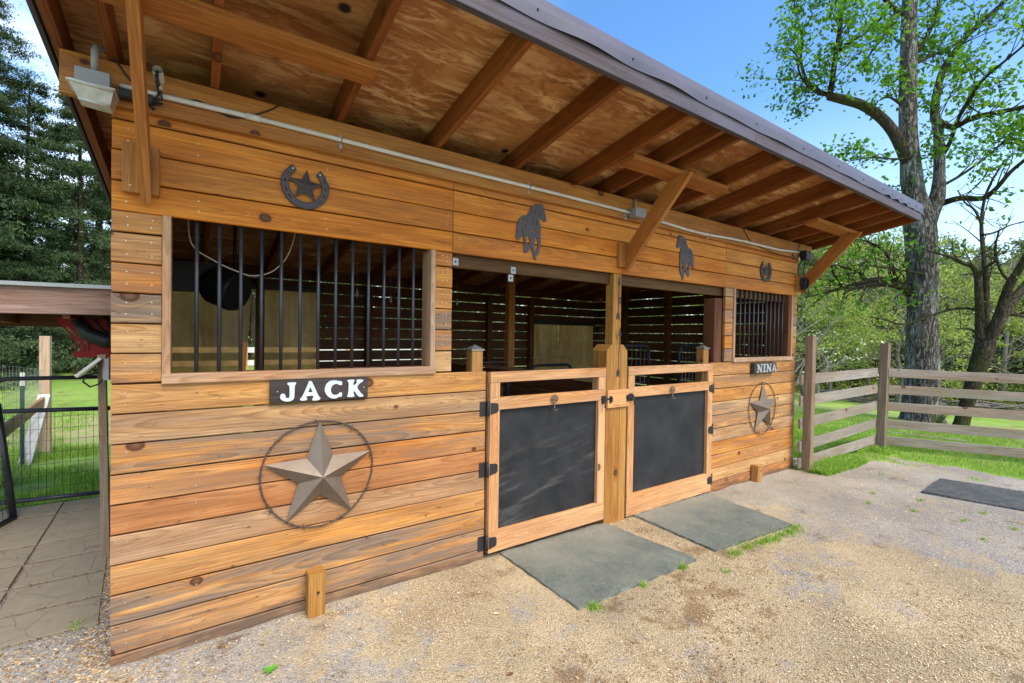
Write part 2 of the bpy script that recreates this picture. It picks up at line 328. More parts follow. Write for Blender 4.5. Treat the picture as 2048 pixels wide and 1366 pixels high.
# rubber stall panel with scuffs
def rubber(name,c0,c1,kind):
    m,nt,b=mat(name); g=nt.nodes.new('ShaderNodeNewGeometry'); P=g.outputs['Position']
    sx=nt.nodes.new('ShaderNodeSeparateXYZ'); nt.links.new(P,sx.inputs[0]); x,y,z=sx.outputs
    n=noise(nt,P,3.5,6.,.62); f=noise(nt,P,160.,2.)
    c=mix(nt,rng_(nt,n,.35,.72),c0,c1)
    c=mix(nt,1.,c,mix(nt,f,(.62,)*3,(1.38,)*3),'MULTIPLY')
    c=mix(nt,1.,c,mix(nt,rng_(nt,noise(nt,P,2.2,6.,.7),.3,.7),(.78,.80,.82),(1.2,1.18,1.12)),'MULTIPLY')
    if kind=='panel':
        st=noise(nt,comb(nt,math_(nt,'MULTIPLY',x,1.6),0.,math_(nt,'MULTIPLY_ADD',x,-2.2,math_(nt,'MULTIPLY',z,11.))),1.,5.,.65)
        band=math_(nt,'MULTIPLY',rng_(nt,st,.53,.72),rng_(nt,z,.95,.5,.05,1.))
        band=math_(nt,'MULTIPLY',band,rng_(nt,x,3.4,3.2,.15,1.)); c=mix(nt,math_(nt,'MULTIPLY',band,math_(nt,'MULTIPLY',f,.6)),c,(.25,.24,.215))
        sc=rng_(nt,noise(nt,comb(nt,math_(nt,'MULTIPLY',x,60.),0.,math_(nt,'MULTIPLY',z,14.)),1.,3.,.7),.70,.76)
        c=mix(nt,math_(nt,'MULTIPLY',sc,.5),c,(.16,.16,.16)); bump(nt,b,f,.15,.002)
    else:
        k=math_(nt,'MULTIPLY',math_(nt,'SINE',math_(nt,'MULTIPLY',math_(nt,'ADD',x,y),260.)),math_(nt,'SINE',math_(nt,'MULTIPLY',math_(nt,'SUBTRACT',x,y),260.)))
        c=mix(nt,rng_(nt,noise(nt,P,26.,8.,.8),.42,.75,0.,.55),c,(.30,.28,.20)); c=mix(nt,rng_(nt,math_(nt,'ADD',y,math_(nt,'MULTIPLY',n,.6)),-.25,.35,0.,.5),c,(.33,.31,.24))
        c=mix(nt,1.,c,mix(nt,rng_(nt,k,-.6,.6),(.55,)*3,(1.28,)*3),'MULTIPLY'); bump(nt,b,k,.5,.002)
    nt.links.new(c,b.inputs['Base Color']); b.inputs['Roughness'].default_value=.62; b.inputs['Specular IOR Level'].default_value=.35
    return m
M_rub=rubber('black_stall_rubber',(.010,.0105,.012),(.030,.030,.031),'panel')
M_mat=rubber('dusty_rubber_mat',(.105,.13,.122),(.165,.19,.165),'mat')
M_mat2=rubber('dark_rubber_mat',(.035,.043,.052),(.065,.073,.08),'mat')
# plywood underside of the roof
def plywood():
    m,nt,b=mat('roof_plywood'); g=nt.nodes.new('ShaderNodeNewGeometry'); P=g.outputs['Position']
    sx=nt.nodes.new('ShaderNodeSeparateXYZ'); nt.links.new(P,sx.inputs[0]); x,y,z=sx.outputs
    v=comb(nt,math_(nt,'MULTIPLY',x,1.),math_(nt,'MULTIPLY',y,3.2),0.)
    w=noise(nt,v,1.6,3.,.55,.6)
    fr=math_(nt,'FRACT',math_(nt,'MULTIPLY',w,11.)); ln=math_(nt,'MULTIPLY',math_(nt,'POWER',fr,2.5),rng_(nt,fr,1.,.86))
    c=mix(nt,math_(nt,'MULTIPLY',ln,rng_(nt,noise(nt,P,1.7,3.),.35,.6,.3,1.)),(.52,.245,.085),(.22,.092,.034))
    big=noise(nt,P,2.2,4.,.6); c=mix(nt,rng_(nt,big,.35,.65),c,mix(nt,1.,c,(.60,.48,.42),'MULTIPLY'))
    bl=rng_(nt,noise(nt,comb(nt,math_(nt,'MULTIPLY',x,2.6),math_(nt,'MULTIPLY',y,11.),1.),1.,8.,.72,.9),.49,.575)
    bl=math_(nt,'MULTIPLY',bl,rng_(nt,noise(nt,P,2.4,3.),.35,.6,.25,1.))
    c=mix(nt,math_(nt,'MULTIPLY',bl,.62),c,(.92,.62,.30))
    kv=nt.nodes.new('ShaderNodeTexVoronoi'); kv.inputs['Scale'].default_value=1.9; nt.links.new(P,kv.inputs['Vector'])
    c=mix(nt,rng_(nt,kv.outputs['Distance'],.07,.04),c,(.03,.015,.01))
    nt.links.new(c,b.inputs['Base Color']); b.inputs['Roughness'].default_value=.7; b.inputs['Specular IOR Level'].default_value=.2; bump(nt,b,fr,.15,.002)
    return m
M_ply=plywood()
# ---------------------------------------------------------------- the stable
ST=empty('horse_stable',(0,0,0),'orange-brown plank horse stable with barred windows, two half doors and a sloping open-raftered roof','stable')
PI_=.142; YB=3.5; XW=6.665
def rs(y): return 2.80-.16*y          # underside of the rafters
def screws(mb,x,z,y=-.0005,mi=1): mb.disc((x+random.uniform(-.004,.004),y,z+random.uniform(-.004,.004)),(0,-1,0),.0042,.0015,mi,6)
def board_x(mb,x0,x1,z,h=.1352,y=0.,t=.026,scr=True,ends=((1,1))):
    dy=random.uniform(-.0012,.0012); dz=random.uniform(-.0008,.0008); tl=random.uniform(-.0012,.0012)
    L=Vector((x1-x0,0,tl)).normalized()
    mb.lumber((x0+random.uniform(-.002,.001),y+dy,z+dz),L,(0,0,1),(0,1,0),x1-x0,h,t,None,.004)
    if scr:
        xs=[x0+.055,x1-.04]+[x0+k*.61+.33 for k in range(int((x1-x0-.5)/.61))]
        for i,x in enumerate(xs):
            if i>1 and random.random()<.35: continue
            for q in (.3,.72): 
                if random.random()<.85: screws(mb,x,z+h*q,y+dy-.0005)
def skirt(mb,x0,x1,n,ztop=1.334):
    for k in range(n):
        z=ztop-PI_*(k+1)
        board_x(mb,x0,x1,z)
mb=MB(); skirt(mb,0,2.03,10); mb.build('wall',[M_sidelow,M_screw],ST,label='lower plank wall under the left window')
mb=MB(); skirt(mb,4.80,XW,10); mb.build('wall',[M_sidelow,M_screw],ST,label='lower plank wall under the right window')
# header boards
mb=MB()
for k in range(4):
    z=2.142+PI_*k; h=.1352 if k<3 else .17
    for a,b in ((0,1.752),(1.757,5.038),(5.043,XW)): board_x(mb,a,b,z,h)
mb.build('header_siding',[M_sidehigh,M_screw],ST)
for x0,x1 in ((0,.187),(1.628,1.752),(5.043,5.193),(6.548,XW)):
    mb=MB()
    for k in range(6):
        z=1.336+PI_*k; h=.1352 if k<5 else .092
        board_x(mb,x0,x1,z,h,scr=True)
    mb.build('window_side_boards',[M_sidelow,M_screw],ST)
# gable and back walls (slatted with open gaps)
def slat_wall(axis,c,a0,a1,zt,pitch=.1465,h=.1335,holes=(),z0=-.1,name='wall',lab=None,tight=False):
    mb=MB(); z=z0
    while z<zt(a0) or z<zt(a1):
        hh=h if not tight else pitch-.003
        hz=min(hh+random.uniform(-.003,.002),9)
        segs=[(a0,a1)]
        for h0,h1,hz0,hz1 in holes:
            if z+hz/2>hz0 and z+hz/2<hz1:
                segs=[s_ for (u,v_) in segs for s_ in ((u,min(v_,h0)),(max(u,h1),v_)) if s_[1]-s_[0]>.03]
        for (u,v_) in segs:
            top=z+hz
            if top>zt(u)-.0 and top>zt(v_): 
                if z>min(zt(u),zt(v_))-.02: continue
            if axis=='x': mb.lumber((u,c,z),(1,0,0),(0,0,1),(0,1,0),v_-u,hz,.026)
            else:
                # clip length where the roof slope cuts
                vv=min(v_,(2.92-(z+hz))/.16) if z+hz>zt(v_) else v_
                if vv-u>.05: mb.lumber((c,u,z),(0,1,0),(0,0,1),(1,0,0),vv-u,hz,.026)
        z+=pitch
    return mb.build(name,M_dark,ST,label=lab) if lab else mb.build(name,M_dark,ST)
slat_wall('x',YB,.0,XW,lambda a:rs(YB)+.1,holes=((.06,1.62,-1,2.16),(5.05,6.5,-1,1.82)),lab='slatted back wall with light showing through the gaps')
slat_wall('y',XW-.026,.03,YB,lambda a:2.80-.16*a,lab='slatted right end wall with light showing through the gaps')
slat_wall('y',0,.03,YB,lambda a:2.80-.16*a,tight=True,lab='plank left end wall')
# beams
mb=MB(); mb.box(-.168,6.95,-.042,-.003,2.612,2.80); mb.build('wall_beam',M_beam,ST)
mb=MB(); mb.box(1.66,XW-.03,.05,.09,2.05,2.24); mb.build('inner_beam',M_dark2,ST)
# rafters
RX=[-.192,-.012,.378,.985,1.600,2.232,2.838,3.205,3.410,4.030,4.560,5.215,5.815,6.355,6.715,7.130]
L=Vector((0,1,-.16)).normalized(); U=Vector((0,.16,1)).normalized()
for i,x in enumerate(RX):
    mb=MB(); s_=1/math.sqrt(1+.16**2)
    y0=-1.045; ln=(3.75-y0)/s_
    mb.lumber((x,y0,rs(y0)),L,U,(1,0,0),ln,.138,.038,None,.003); mb.build('rafter',M_raft,ST)
# roof deck, sheet, fascia
def sheet(x0,x1,y0,y1,off,t):
    mb=MB(); o=Vector((x0,y0,rs(y0)))+U*off
    mb.lumber(o,(1,0,0),L,U,x1-x0,(Vector((0,y1,rs(y1)))-Vector((0,y0,rs(y0)))).length,t,None,.001); return mb
sheet(-.20,7.165,-1.05,3.8,.139,.014).build('roof_deck',M_ply,ST)
mb=sheet(-.225,7.19,-1.05,3.84,.1545,.004)
for k in range(33):
    x=-.21+k*.2312; o=Vector((x,-1.045,rs(-1.045)))+U*.159
    mb.lumber(o,L,(1,0,0),U,4.91,.03,.018,None,.006)
mb.build('roof_sheet',M_metalroof,ST)
mb=MB()
for a,b in ((-.20,3.556),(3.559,7.168)): mb.box(a,b,-1.083,-1.046,2.966,3.105)
mb.build('fascia_board',M_fascia,ST)
# wavy metal drip edge over the fascia, loose between its screws
mb=MB(); nx=300; sc=[-.1,.55,1.05,1.62,2.27,2.95,3.55,4.25,4.9,5.45,5.95,6.2,6.45,6.7,6.95,7.12]
def dip(x):
    for a,b in zip(sc,sc[1:]):
        if a<=x<b:
            q=(x-a)/(b-a); return math.sin(math.pi*q)**2*(.013 if a in (1.62,2.27) else .018 if a in (5.95,6.2,6.45) else .003+.004*((a*7.3)%1))
    return 0
rows=[(0,-1.088),(.02,-1.089),(.09,-1.089),(.105,-1.08)]
for i in range(nx+1):
    x=-.228+7.42*i/nx; d=dip(x); zt=3.158
    for k,(q,yy) in enumerate(((0.,-1.089),(.5,-1.092),(1.,-1.0875))):
        z=[3.048+d*.6+.002*math.sin(x*3),3.10,zt][k]; y=[yy-d*.9,yy-d*.3,yy][k]; mb.v.append(Vector((x,y,z)))
    mb.v.append(Vector((x,-.98,zt+.004-.016)))
for i in range(nx):
    for k in range(3):
        a=i*4+k; mb.face([a,a+1,a+5,a+4],None,(0,0),0,True)
for x in sc:
    if x>0: mb.disc((x,-1.092,3.085+.01*random.random()),(0,-1,0),.006,.005,1,7)
mb.build('drip_edge',[M_metalroof,M_black],ST)
for xs,nm in ((-.222,'left'),(7.17,'right')):
    mb=MB(); o=Vector((xs,-1.085,rs(-1.085)))+U*.004; mb.lumber(o,L,U,(1,0,0),4.98,.148,.020,None,.003)
    mb.build('rake_board',M_fascia,ST)
    mb=MB(); o=Vector((xs-(.004 if nm=='left' else -.0205),-1.087,rs(-1.087)))+U*.11; mb.lumber(o,L,U,(1,0,0),4.99,.052,.0035,None,.001)
    mb.build('rake_trim',M_metalroof,ST)
# lookout blocks below the rafters and knee braces
def block(x0,x1,y0=-.585):
    mb=MB(); o=Vector((x0,y0,rs(y0)))-U*.040; mb.lumber(o,(1,0,0),L,U,x1-x0,.138,.038,None,.003); return mb.build('lookout_block',M_brace,ST)
block(.0,1.042); block(2.87,4.06); block(5.76,6.93)
def brace(x,y1=-.56,z0=2.255,t=.040,parent=ST):
    mb=MB(); p0=Vector((x,-.045,z0+.02)); p1=Vector((x,y1,rs(y1)-.06)); d=(p1-p0).normalized(); n=Vector((0,d.z,-d.y))
    # side outline in the Y-Z plane with plumb cut at the wall and level cut on top
    w=.07
    def at(c,zt=None,yt=None):
        if yt is not None: k=(yt-c.y)/d.y
        else: k=(zt-c.z)/d.z
        return c+d*k
    a,b=p0+n*w,p0-n*w; zt=rs(y1)-.040
    P=[at(a,yt=-.040),at(b,yt=-.040),at(b,zt=zt),at(a,zt=zt)]
    lo=min(P[0].z,P[1].z)
    poly=[(-q.y,q.z) for q in P]
    if (poly[1][0]-poly[0][0])*(poly[2][1]-poly[0][1])-(poly[2][0]-poly[0][0])*(poly[1][1]-poly[0][1])<0: poly=poly[::-1]
    base=len(mb.v)
    for xx in (x-t/2,x+t/2):
        for q in P: mb.v.append(Vector((xx,q.y,q.z)))
    sd=(random.random(),random.random())
    def uv(q): k=q-p0; return (k.dot(d),k.dot(n)+.07)
    U4=[uv(q) for q in P]
    mb.face([base+i for i in range(4)],U4,sd); mb.face([base+7-i for i in range(4)],U4[::-1],sd)
    for i in range(4):
        j=(i+1)%4; ll=(P[j]-P[i]).length; al=abs((P[j]-P[i]).normalized().dot(d))>.8
        q=[(U4[i][0],0),(U4[j][0],0),(U4[j][0],t),(U4[i][0],t)] if al else [(0,0),(0,ll),(t*.3,ll),(t*.3,0)]
        mb.face([base+j,base+i,base+4+i,base+4+j],[q[1],q[0],q[3],q[2]],sd)
    br=mb.build('knee_brace',M_brace,parent)
    return br
for x,(a,b,c,d_) in ((.128,(.04,.178,2.226,2.448)),(3.432,(3.345,3.49,2.195,2.405)),(6.655,(6.60,6.664,2.20,2.41))):
    br=brace(x if x<6 else 6.70,z0=2.27 if x<1 else 2.245)
    mb=MB(); mb.box(a,b if x<6 else 6.73,-.040,-.002,c,d_)
    for q in (0,1): mb.disc((a+.03+q*.07,-.0405,c+.03),(0,-1,0),.004,.002,1,6)
    mb.build('mounting_block',[M_beam,M_screw],br)
# posts
def post(x0,x1,y0,y1,z0,z1,m=M_post,name='post',lab=None):
    mb=MB(); mb.lumber((x0,y0,z0),(0,0,1),(1,0,0),(0,1,0),z1-z0,x1-x0,y1-y0,None,.006)
    o=mb.build(name,m,ST)
    if lab: o['label']=lab
    return o
post(3.318,3.416,.0,.10,1.3,2.139,lab='upper middle post between the two doorways')
mb=MB()                       # wide lower post, dog-eared top
for k,(a,b) in enumerate(((3.212,3.296),(3.2975,3.382),(3.3835,3.468))):
    l_=k==0; r_=k==2; c=.055; zt=1.525 if k==1 else 1.52
    if k==1: mb.lumber((a,-.03,-.12),(0,0,1),(1,0,0),(0,1,0),zt+.12-.004,b-a,.028)
    poly=[(a,-.12),(b,-.12),(b,zt-(c if r_ else 0)),(b-(c if r_ else 0),zt),(a+(c if l_ else 0),zt),(a,zt-(c if l_ else 0))]
    pp=[]; [pp.append(q) for q in poly if q not in pp]
    if k!=1:
        n0=len(mb.f); mb.prism([(q[0],q[1]) for q in pp],(0,-.03,0),(1,0,0),(0,0,1),.17)
        sd=(random.random(),random.random())
        for i in range(n0,len(mb.f)): mb.uv[i]=[(mb.v[j].z,(mb.v[j].x-a)+mb.v[j].y*.3) for j in mb.f[i]]; mb.sd[i]=sd
mb.build('post',M_post,ST,label='wide middle post with dog-eared top between the two half doors')
mb=MB(); mb.box(3.212,3.468,-.054,-.031,.976,1.130,None,.004); mb.build('keeper_board',M_door,ST)
def cap_post(x0,y0,zt):
    o=post(x0,x0+.09,y0,y0+.09,0,zt,lab='short capped post beside the half door')
    mb=MB(); a=x0-.008; b=x0+.098; c=y0-.008; d=y0+.098; n=len(mb.v)
    mb.v+= [Vector(q) for q in ((a,c,zt),(b,c,zt),(b,d,zt),(a,d,zt),(a,c,zt+.008),(b,c,zt+.008),(b,d,zt+.008),(a,d,zt+.008),((a+b)/2,(c+d)/2,zt+.042))]
    for q in ((3,2,1,0),(0,1,5,4),(1,2,6,5),(2,3,7,6),(3,0,4,7),(4,5,8),(5,6,8),(6,7,8),(7,4,8)): mb.face(q)
    mb.build('post_cap',M_galv,o)
cap_post(1.935,.034,1.475); cap_post(4.72,.034,1.475)
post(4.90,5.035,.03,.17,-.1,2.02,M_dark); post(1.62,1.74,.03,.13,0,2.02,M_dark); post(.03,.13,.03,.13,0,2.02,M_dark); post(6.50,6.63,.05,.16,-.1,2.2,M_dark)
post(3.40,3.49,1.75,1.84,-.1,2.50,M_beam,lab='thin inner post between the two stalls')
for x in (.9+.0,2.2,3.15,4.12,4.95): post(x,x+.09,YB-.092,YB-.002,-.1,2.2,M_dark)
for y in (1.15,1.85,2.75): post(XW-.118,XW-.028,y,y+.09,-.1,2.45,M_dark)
# partition between the stalls
mb=MB()
for k in range(8): mb.lumber((3.36,.15,-.05+k*.152),(0,1,0),(0,0,1),(1,0,0),3.3,.145,.03)
mb.build('stall_partition',M_dark,ST)
mb=MB(); mb.box(3.34,3.44,.15,3.45,1.172,1.205); mb.build('partition_cap',M_trim,ST)
# windows
def window(x0,x1,jl,jr,bx,zt=2.142,deep=.13):
    mb=MB()
    mb.box(x0,x1+.004,-.022,.05,1.324,1.374,None,.004)
    mb.box(x0,x0+.034,-.014,deep,1.3745,zt,None,.003)
    mb.box(x1-.034,x1,-.014,deep,1.3745,zt,None,.003)
    fr=mb.build('window_frame',M_trim,ST)
    mb=MB(); mb.box(x0+.035,x1-.035,.0505,deep,1.345,1.372,None,.003)
    mb.build('window_lining',M_dark,fr)
    for x in bx:
        mb=MB(); mb.tube([(x,.038,1.36),(x,.038,zt+.005)],.0095,10); mb.build('window_bar',M_bar,fr)
    return fr
w=window(.188,1.626,0,0,[.326+.097*k for k in range(13)]); w['label']='wide barred window frame above the left name board'
w=window(5.195,6.546,0,0,[5.31+.097*k for k in range(12)]); w['label']='barred window frame above the right name board'
mb=MB(); mb.box(6.46,6.505,.0,.30,1.38,2.14); mb.build('window_reveal_board',M_dark,ST)
# half doors
def half_door(x0,x1,z0,hinge_left,lab):
    yf=-.032; w=.082; t=.036
    mb=MB()
    def V(a,b,c,d): mb.lumber((a,yf,b),(0,0,1),(1,0,0),(0,1,0),d-b,c-a,t)
    def H(a,b,c,d): mb.lumber((a,yf,b),(1,0,0),(0,0,1),(0,1,0),c-a,d-b,t)
    H(x0,1.246,x1,1.322); H(x0,z0,x1,.172)
    H(x0,1.048,x1,1.137)
    V(x0,1.1385,x0+w,1.2445); V(x1-w,1.1385,x1,1.2445); V(x0,.1735,x0+w,1.0465); V(x1-w,.1735,x1,1.0465)
    # back layer
    for (a,b) in ((x0+.004,x0+w-.004),(x1-w+.004,x1-.004)): mb.lumber((a,yf+t+.014,z0+.01),(0,0,1),(1,0,0),(0,1,0),1.30-z0,b-a,.036)
    mb.lumber((x0+.09,yf+t+.014,z0+.01),(1,0,0),(0,0,1),(0,1,0),x1-x0-.18,.13,.036)
    d=mb.build('half_door',M_door,ST,label=lab)
    mb=MB(); mb.box(x0+.01,x1-.01,yf+t+.0005,yf+t+.0125,.05,1.10,None,.001); mb.build('rubber_panel',M_rub,d)
    for z in (.055,.585,1.02):
        mb=MB(); s=1 if hinge_left else -1; xe=x0 if hinge_left else x1; g=xe-s*.011
        def pl(pts): 
            P=[(xe+s*a,z+b) for a,b in pts]
            if s<0: P=P[::-1]
            mb.prism(P,(0,yf-.001,0),(1,0,0),(0,0,1),-.003*-1)
        y=yf
        P=[(.002,0),(.055,.012),(.066,.022),(.066,.066),(.055,.078),(.002,.084)]
        P=[(xe+s*a,z+b) for a,b in P]; P=P if s>0 else P[::-1]
        mb.prism(P,(0,yf-.005,0),(1,0,0),(0,0,1),.0045)
        Q=[(-.070,-.012),(-.020,-.012),(-.020,.092),(-.070,.092)]; Q=[(xe+s*a,z+b) for a,b in Q]; Q=Q if s>0 else Q[::-1]
        mb.prism(Q,(0,-.006,0),(1,0,0),(0,0,1),.004)
        mb.tube([(g,-.026,z-.012),(g,-.026,z+.092)],.007,8)
        mb.box(min(xe-s*.022,xe-s*.012),max(xe-s*.022,xe-s*.012),-.03,-.004,z-.01,z+.09)
        for a,b in ((.02,.03),(.045,.055),(.02,.065)): mb.disc((xe+s*a,yf-.005,z+b),(0,-1,0),.004,.002,0,6)
        mb.build('strap_hinge',M_iron,d)
    # slide bolt
    s=-1 if hinge_left else 1; xe=x1 if hinge_left else x0
    mb=MB()
    a,b=sorted((xe+s*.052,xe+s*.008)); mb.box(a,b,yf-.008,yf-.001,1.02,1.085,None,.001)
    mb.tube([(xe+s*.05,yf-.016,1.058),(xe-s*.055,yf-.03,1.058)],.007,8)
    for q in (.018,.045): mb.box(xe+s*q-.006,xe+s*q+.006,yf-.024,yf-.008,1.035,1.072,None,.001)
    mb.tube([(xe+s*.034,yf-.016,1.058),(xe+s*.038,yf-.034,1.02),(xe+s*.042,yf-.036,.985)],.006,8)
    a,b=sorted((xe-s*.022,xe-s*.05)); mb.box(a,b,yf-.0315,yf-.0235,1.025,1.08,None,.001); mb.box(a+.006,b-.006,yf-.044,yf-.031,1.035,1.072,None,.002)
    mb.build('slide_bolt',M_iron,d)
    return d
half_door(2.052,3.207,.022,True,'left half door with black rubber panel')
half_door(3.492,4.788,-.020,False,'right half door with black rubber panel')
# steel corner plates on the framing
def plate(x,y,z,s=.044):
    mb=MB(); ring=[(s/2,-s/2*1.15),(s/2,s/2*1.15),(-s/2,s/2*1.15),(-s/2,-s/2*1.15)]
    h=[(.008*math.cos(a),.008*math.sin(a)) for a in [k*math.pi/4 for k in range(8)]]
    mb.prism(ring,(x,y,z),(1,0,0),(0,0,1),.003,[h]); mb.build('bracket_plate',M_galv,ST)
plate(3.400,-.045,2.635); plate(2.285,.046,2.075); plate(2.262,.046,2.015); plate(1.80,.046,2.09)
# loose roof-lighting cords and tags inside are separate things below
# ---------------------------------------------------------------- things fixed to or hanging on the stable
HORSE=[(2514,2599),(2525,2556),(2538,2520),(2551,2488),(2548,2468),(2527,2463),(2502,2477),(2476,2491),(2483,2466),(2496,2427),(2497,2381),(2493,2351),(2501,2314),(2494,2283),(2490,2245),(2479,2213),(2460,2192),(2450,2188),(2463,2166),(2447,2159),(2433,2171),(2427,2193),(2420,2222),(2410,2254),(2399,2271),(2398,2253),(2385,2232),(2371,2209),(2353,2201),(2342,2209),(2343,2250),(2345,2276),(2338,2300),(2329,2325),(2323,2335),(2319,2324),(2297,2306),(2286,2281),(2283,2304),(2261,2291),(2279,2318),(2254,2311),(2274,2336),(2271,2372),(2277,2413),(2294,2452),(2321,2478),(2357,2489),(2375,2487),(2372,2505),(2397,2527),(2395,2556),(2429,2570),(2448,2591),(2481,2593),(2500,2593)]
HH=[[(2446,2341),(2467,2317),(2475,2281),(2464,2242),(2443,2220),(2436,2253),(2439,2299)],[(2405,2372),(2428,2387),(2452,2379),(2457,2366),(2438,2371)],[(2355,2343),(2378,2335),(2392,2311),(2397,2286),(2370,2253),(2363,2282),(2358,2307)],[(2335,2409),(2355,2410),(2350,2383)],[(2312,2389),(2322,2388),(2334,2351),(2341,2312),(2329,2343)],[(2406,2469),(2424,2457),(2423,2423),(2411,2440)],[(2317,2422),(2321,2445),(2343,2470),(2333,2439)],[(2477,2537),(2482,2519),(2490,2501),(2473,2528)],[(2435,2518),(2444,2546),(2448,2539),(2441,2516)],[(2362,2429),(2364,2448),(2372,2468),(2370,2441)],[(2413,2518),(2418,2538),(2420,2505)],[(2451,2424),(2450,2450),(2457,2473),(2458,2428)]]
def chaikin(p,n=1):
    for _ in range(n):
        q=[]
        for i in range(len(p)):
            a,b=p[i],p[(i+1)%len(p)]; q+=[(a[0]*.78+b[0]*.22,a[1]*.78+b[1]*.22),(a[0]*.22+b[0]*.78,a[1]*.22+b[1]*.78)]
        p=q
    return p
def horse(x0,mir,z0,label,dy=-.010):
    f=lambda P:[((mir*(a-2402)/1000),(b-2380)/1000) for a,b in P]
    o=f(HORSE); hs_=[f(h) for h in HH]
    area=sum(o[i][0]*o[(i+1)%len(o)][1]-o[(i+1)%len(o)][0]*o[i][1] for i in range(len(o)))
    if area<0: o=o[::-1]
    hs2=[]
    for h in hs_:
        a=sum(h[i][0]*h[(i+1)%len(h)][1]-h[(i+1)%len(h)][0]*h[i][1] for i in range(len(h))); hs2.append(chaikin(h if a<0 else h[::-1]))
    mb=MB(); mb.prism(chaikin(o),(x0,dy,z0),(1,0,0),(0,0,1),.003,hs2)
    tag(mb.build('horse_cutout',M_horse),label,'wall decoration','horse cutouts over the doorway')
horse(2.402,1,2.380,'dark metal trotting horse cutout facing right, above the left half door')
horse(4.315,-1,2.376,'dark metal trotting horse cutout facing left, above the right half door')
# raised five-point stars in barbed-wire rings
def star_mesh(mb,c,R0,h,rot=0.,ir=.40,mi=0,y0=-.006):
    n=len(mb.v); c=Vector(c); mb.v.append(c+Vector((0,y0-h,0)))
    for k in range(10):
        a=math.pi/2+rot+k*math.pi/5; r=R0 if k%2==0 else R0*ir; mb.v.append(c+Vector((r*math.cos(a),y0,r*math.sin(a))))
    mb.v.append(c+Vector((0,y0+.003,0)))
    for k in range(10):
        a,b=n+1+k,n+1+(k+1)%10; mb.face([n,a,b][::-1],None,(0,0),mi); mb.face([n+11,a,b],None,(0,0),mi)
def barn_star(x,z,rot,lab):
    e=empty('barn_star',(x,0,z),lab,'wall decoration','five-pointed metal stars in barbed wire rings')
    mb=MB(); star_mesh(mb,(x,-.012,z-.002),.303,.085,rot,.40); mb.build('star',M_bronze,e)
    mb=MB(); Rr=.303
    for ph in (0,math.pi):
        P=[]
        for k in range(240):
            a=2*math.pi*k/240; tw=a*26+ph; rr_=Rr+.0035*math.cos(tw)+.004*math.sin(3*a); P.append((x+rr_*math.cos(a),-.012+.0035*math.sin(tw),z+rr_*math.sin(a)))
        mb.tube(P,.0026,5,closed=True)
    for k in range(9):
        a=2*math.pi*(k+.35)/9; c=Vector((x+Rr*math.cos(a),-.013,z+Rr*math.sin(a))); rad=Vector((math.cos(a),0,math.sin(a))); tn=Vector((-math.sin(a),0,math.cos(a)))
        for s in (-1,1):
            d=(rad*s*.8+tn*.5*s+Vector((0,-.25,0))).normalized(); mb.tube([c-d*.006,c+d*.03],[.0026,.0008],5)
        mb.tube([c-tn*.006,c+tn*.006],.0062,6)
    mb.build('barbed_wire_ring',M_wire,e)
barn_star(.915,.778,.009,'large brown five-pointed metal star in a barbed wire ring below the left barred window')
barn_star(5.849,.772,.019,'large brown five-pointed metal star in a barbed wire ring below the right barred window')
# horseshoes with a star inside
def horseshoe(x,z,rot,lab,sc=1.,cross=False):
    e=empty('horseshoe_star',(x,0,z),lab,'wall decoration','horseshoe and star plaques')
    def pt(t,off):   # t from -1..1 around the shoe, 0 = toe (bottom)
        a=-math.pi/2+t*math.radians(141); rx,rz=.105+off,.112+off*.95
        px=rx*math.cos(a); pz=rz*math.sin(a)
        if pz>.03: px*=1-.12*(pz-.03)/.09
        q=Vector((px*sc,pz*sc)); cr_,sr_=math.cos(rot),math.sin(rot); return (q.x*cr_-q.y*sr_,q.x*sr_+q.y*cr_)
    T=[-1+2*k/48 for k in range(49)]
    out=[pt(t,.019) for t in T]+[pt(t,-.019) for t in reversed(T)]
    holes=[]
    for t in (-.80,-.64,-.48,-.33,.33,.48,.64,.80):
        h=[pt(t-.045,-.003),pt(t+.045,-.003),pt(t+.045,.005),pt(t-.045,.005)]
        a=sum(h[i][0]*h[(i+1)%4][1]-h[(i+1)%4][0]*h[i][1] for i in range(4)); holes.append(h if a<0 else h[::-1])
    mb=MB(); mb.prism(out,(x,-.014,z),(1,0,0),(0,0,1),.012,holes)
    rim=[pt(t,.0175) for t in T]; mb.tube([(x+p[0],-.0145,z+p[1]) for p in rim],.0028,6); rim=[pt(t,-.0175) for t in T]; mb.tube([(x+p[0],-.0145,z+p[1]) for p in rim],.0025,6)
    for t in (-.95,.95):
        p=pt(t,0); mb.disc((x+p[0],-.015,z+p[1]),(0,-1,0),.005,.003,1,8)
    mb.build('horseshoe',[M_shoe,M_screw],e)
    mb=MB(); star_mesh(mb,(x,-.010,z-.004),.093*sc,.022,rot,.42); mb.build('star',M_shoe,e)
horseshoe(.826,2.408,-.06,'brown iron horseshoe with a star inside, above the left barred window')
horseshoe(5.862,2.394,0.,'brown iron horseshoe with a star inside, above the right barred window')
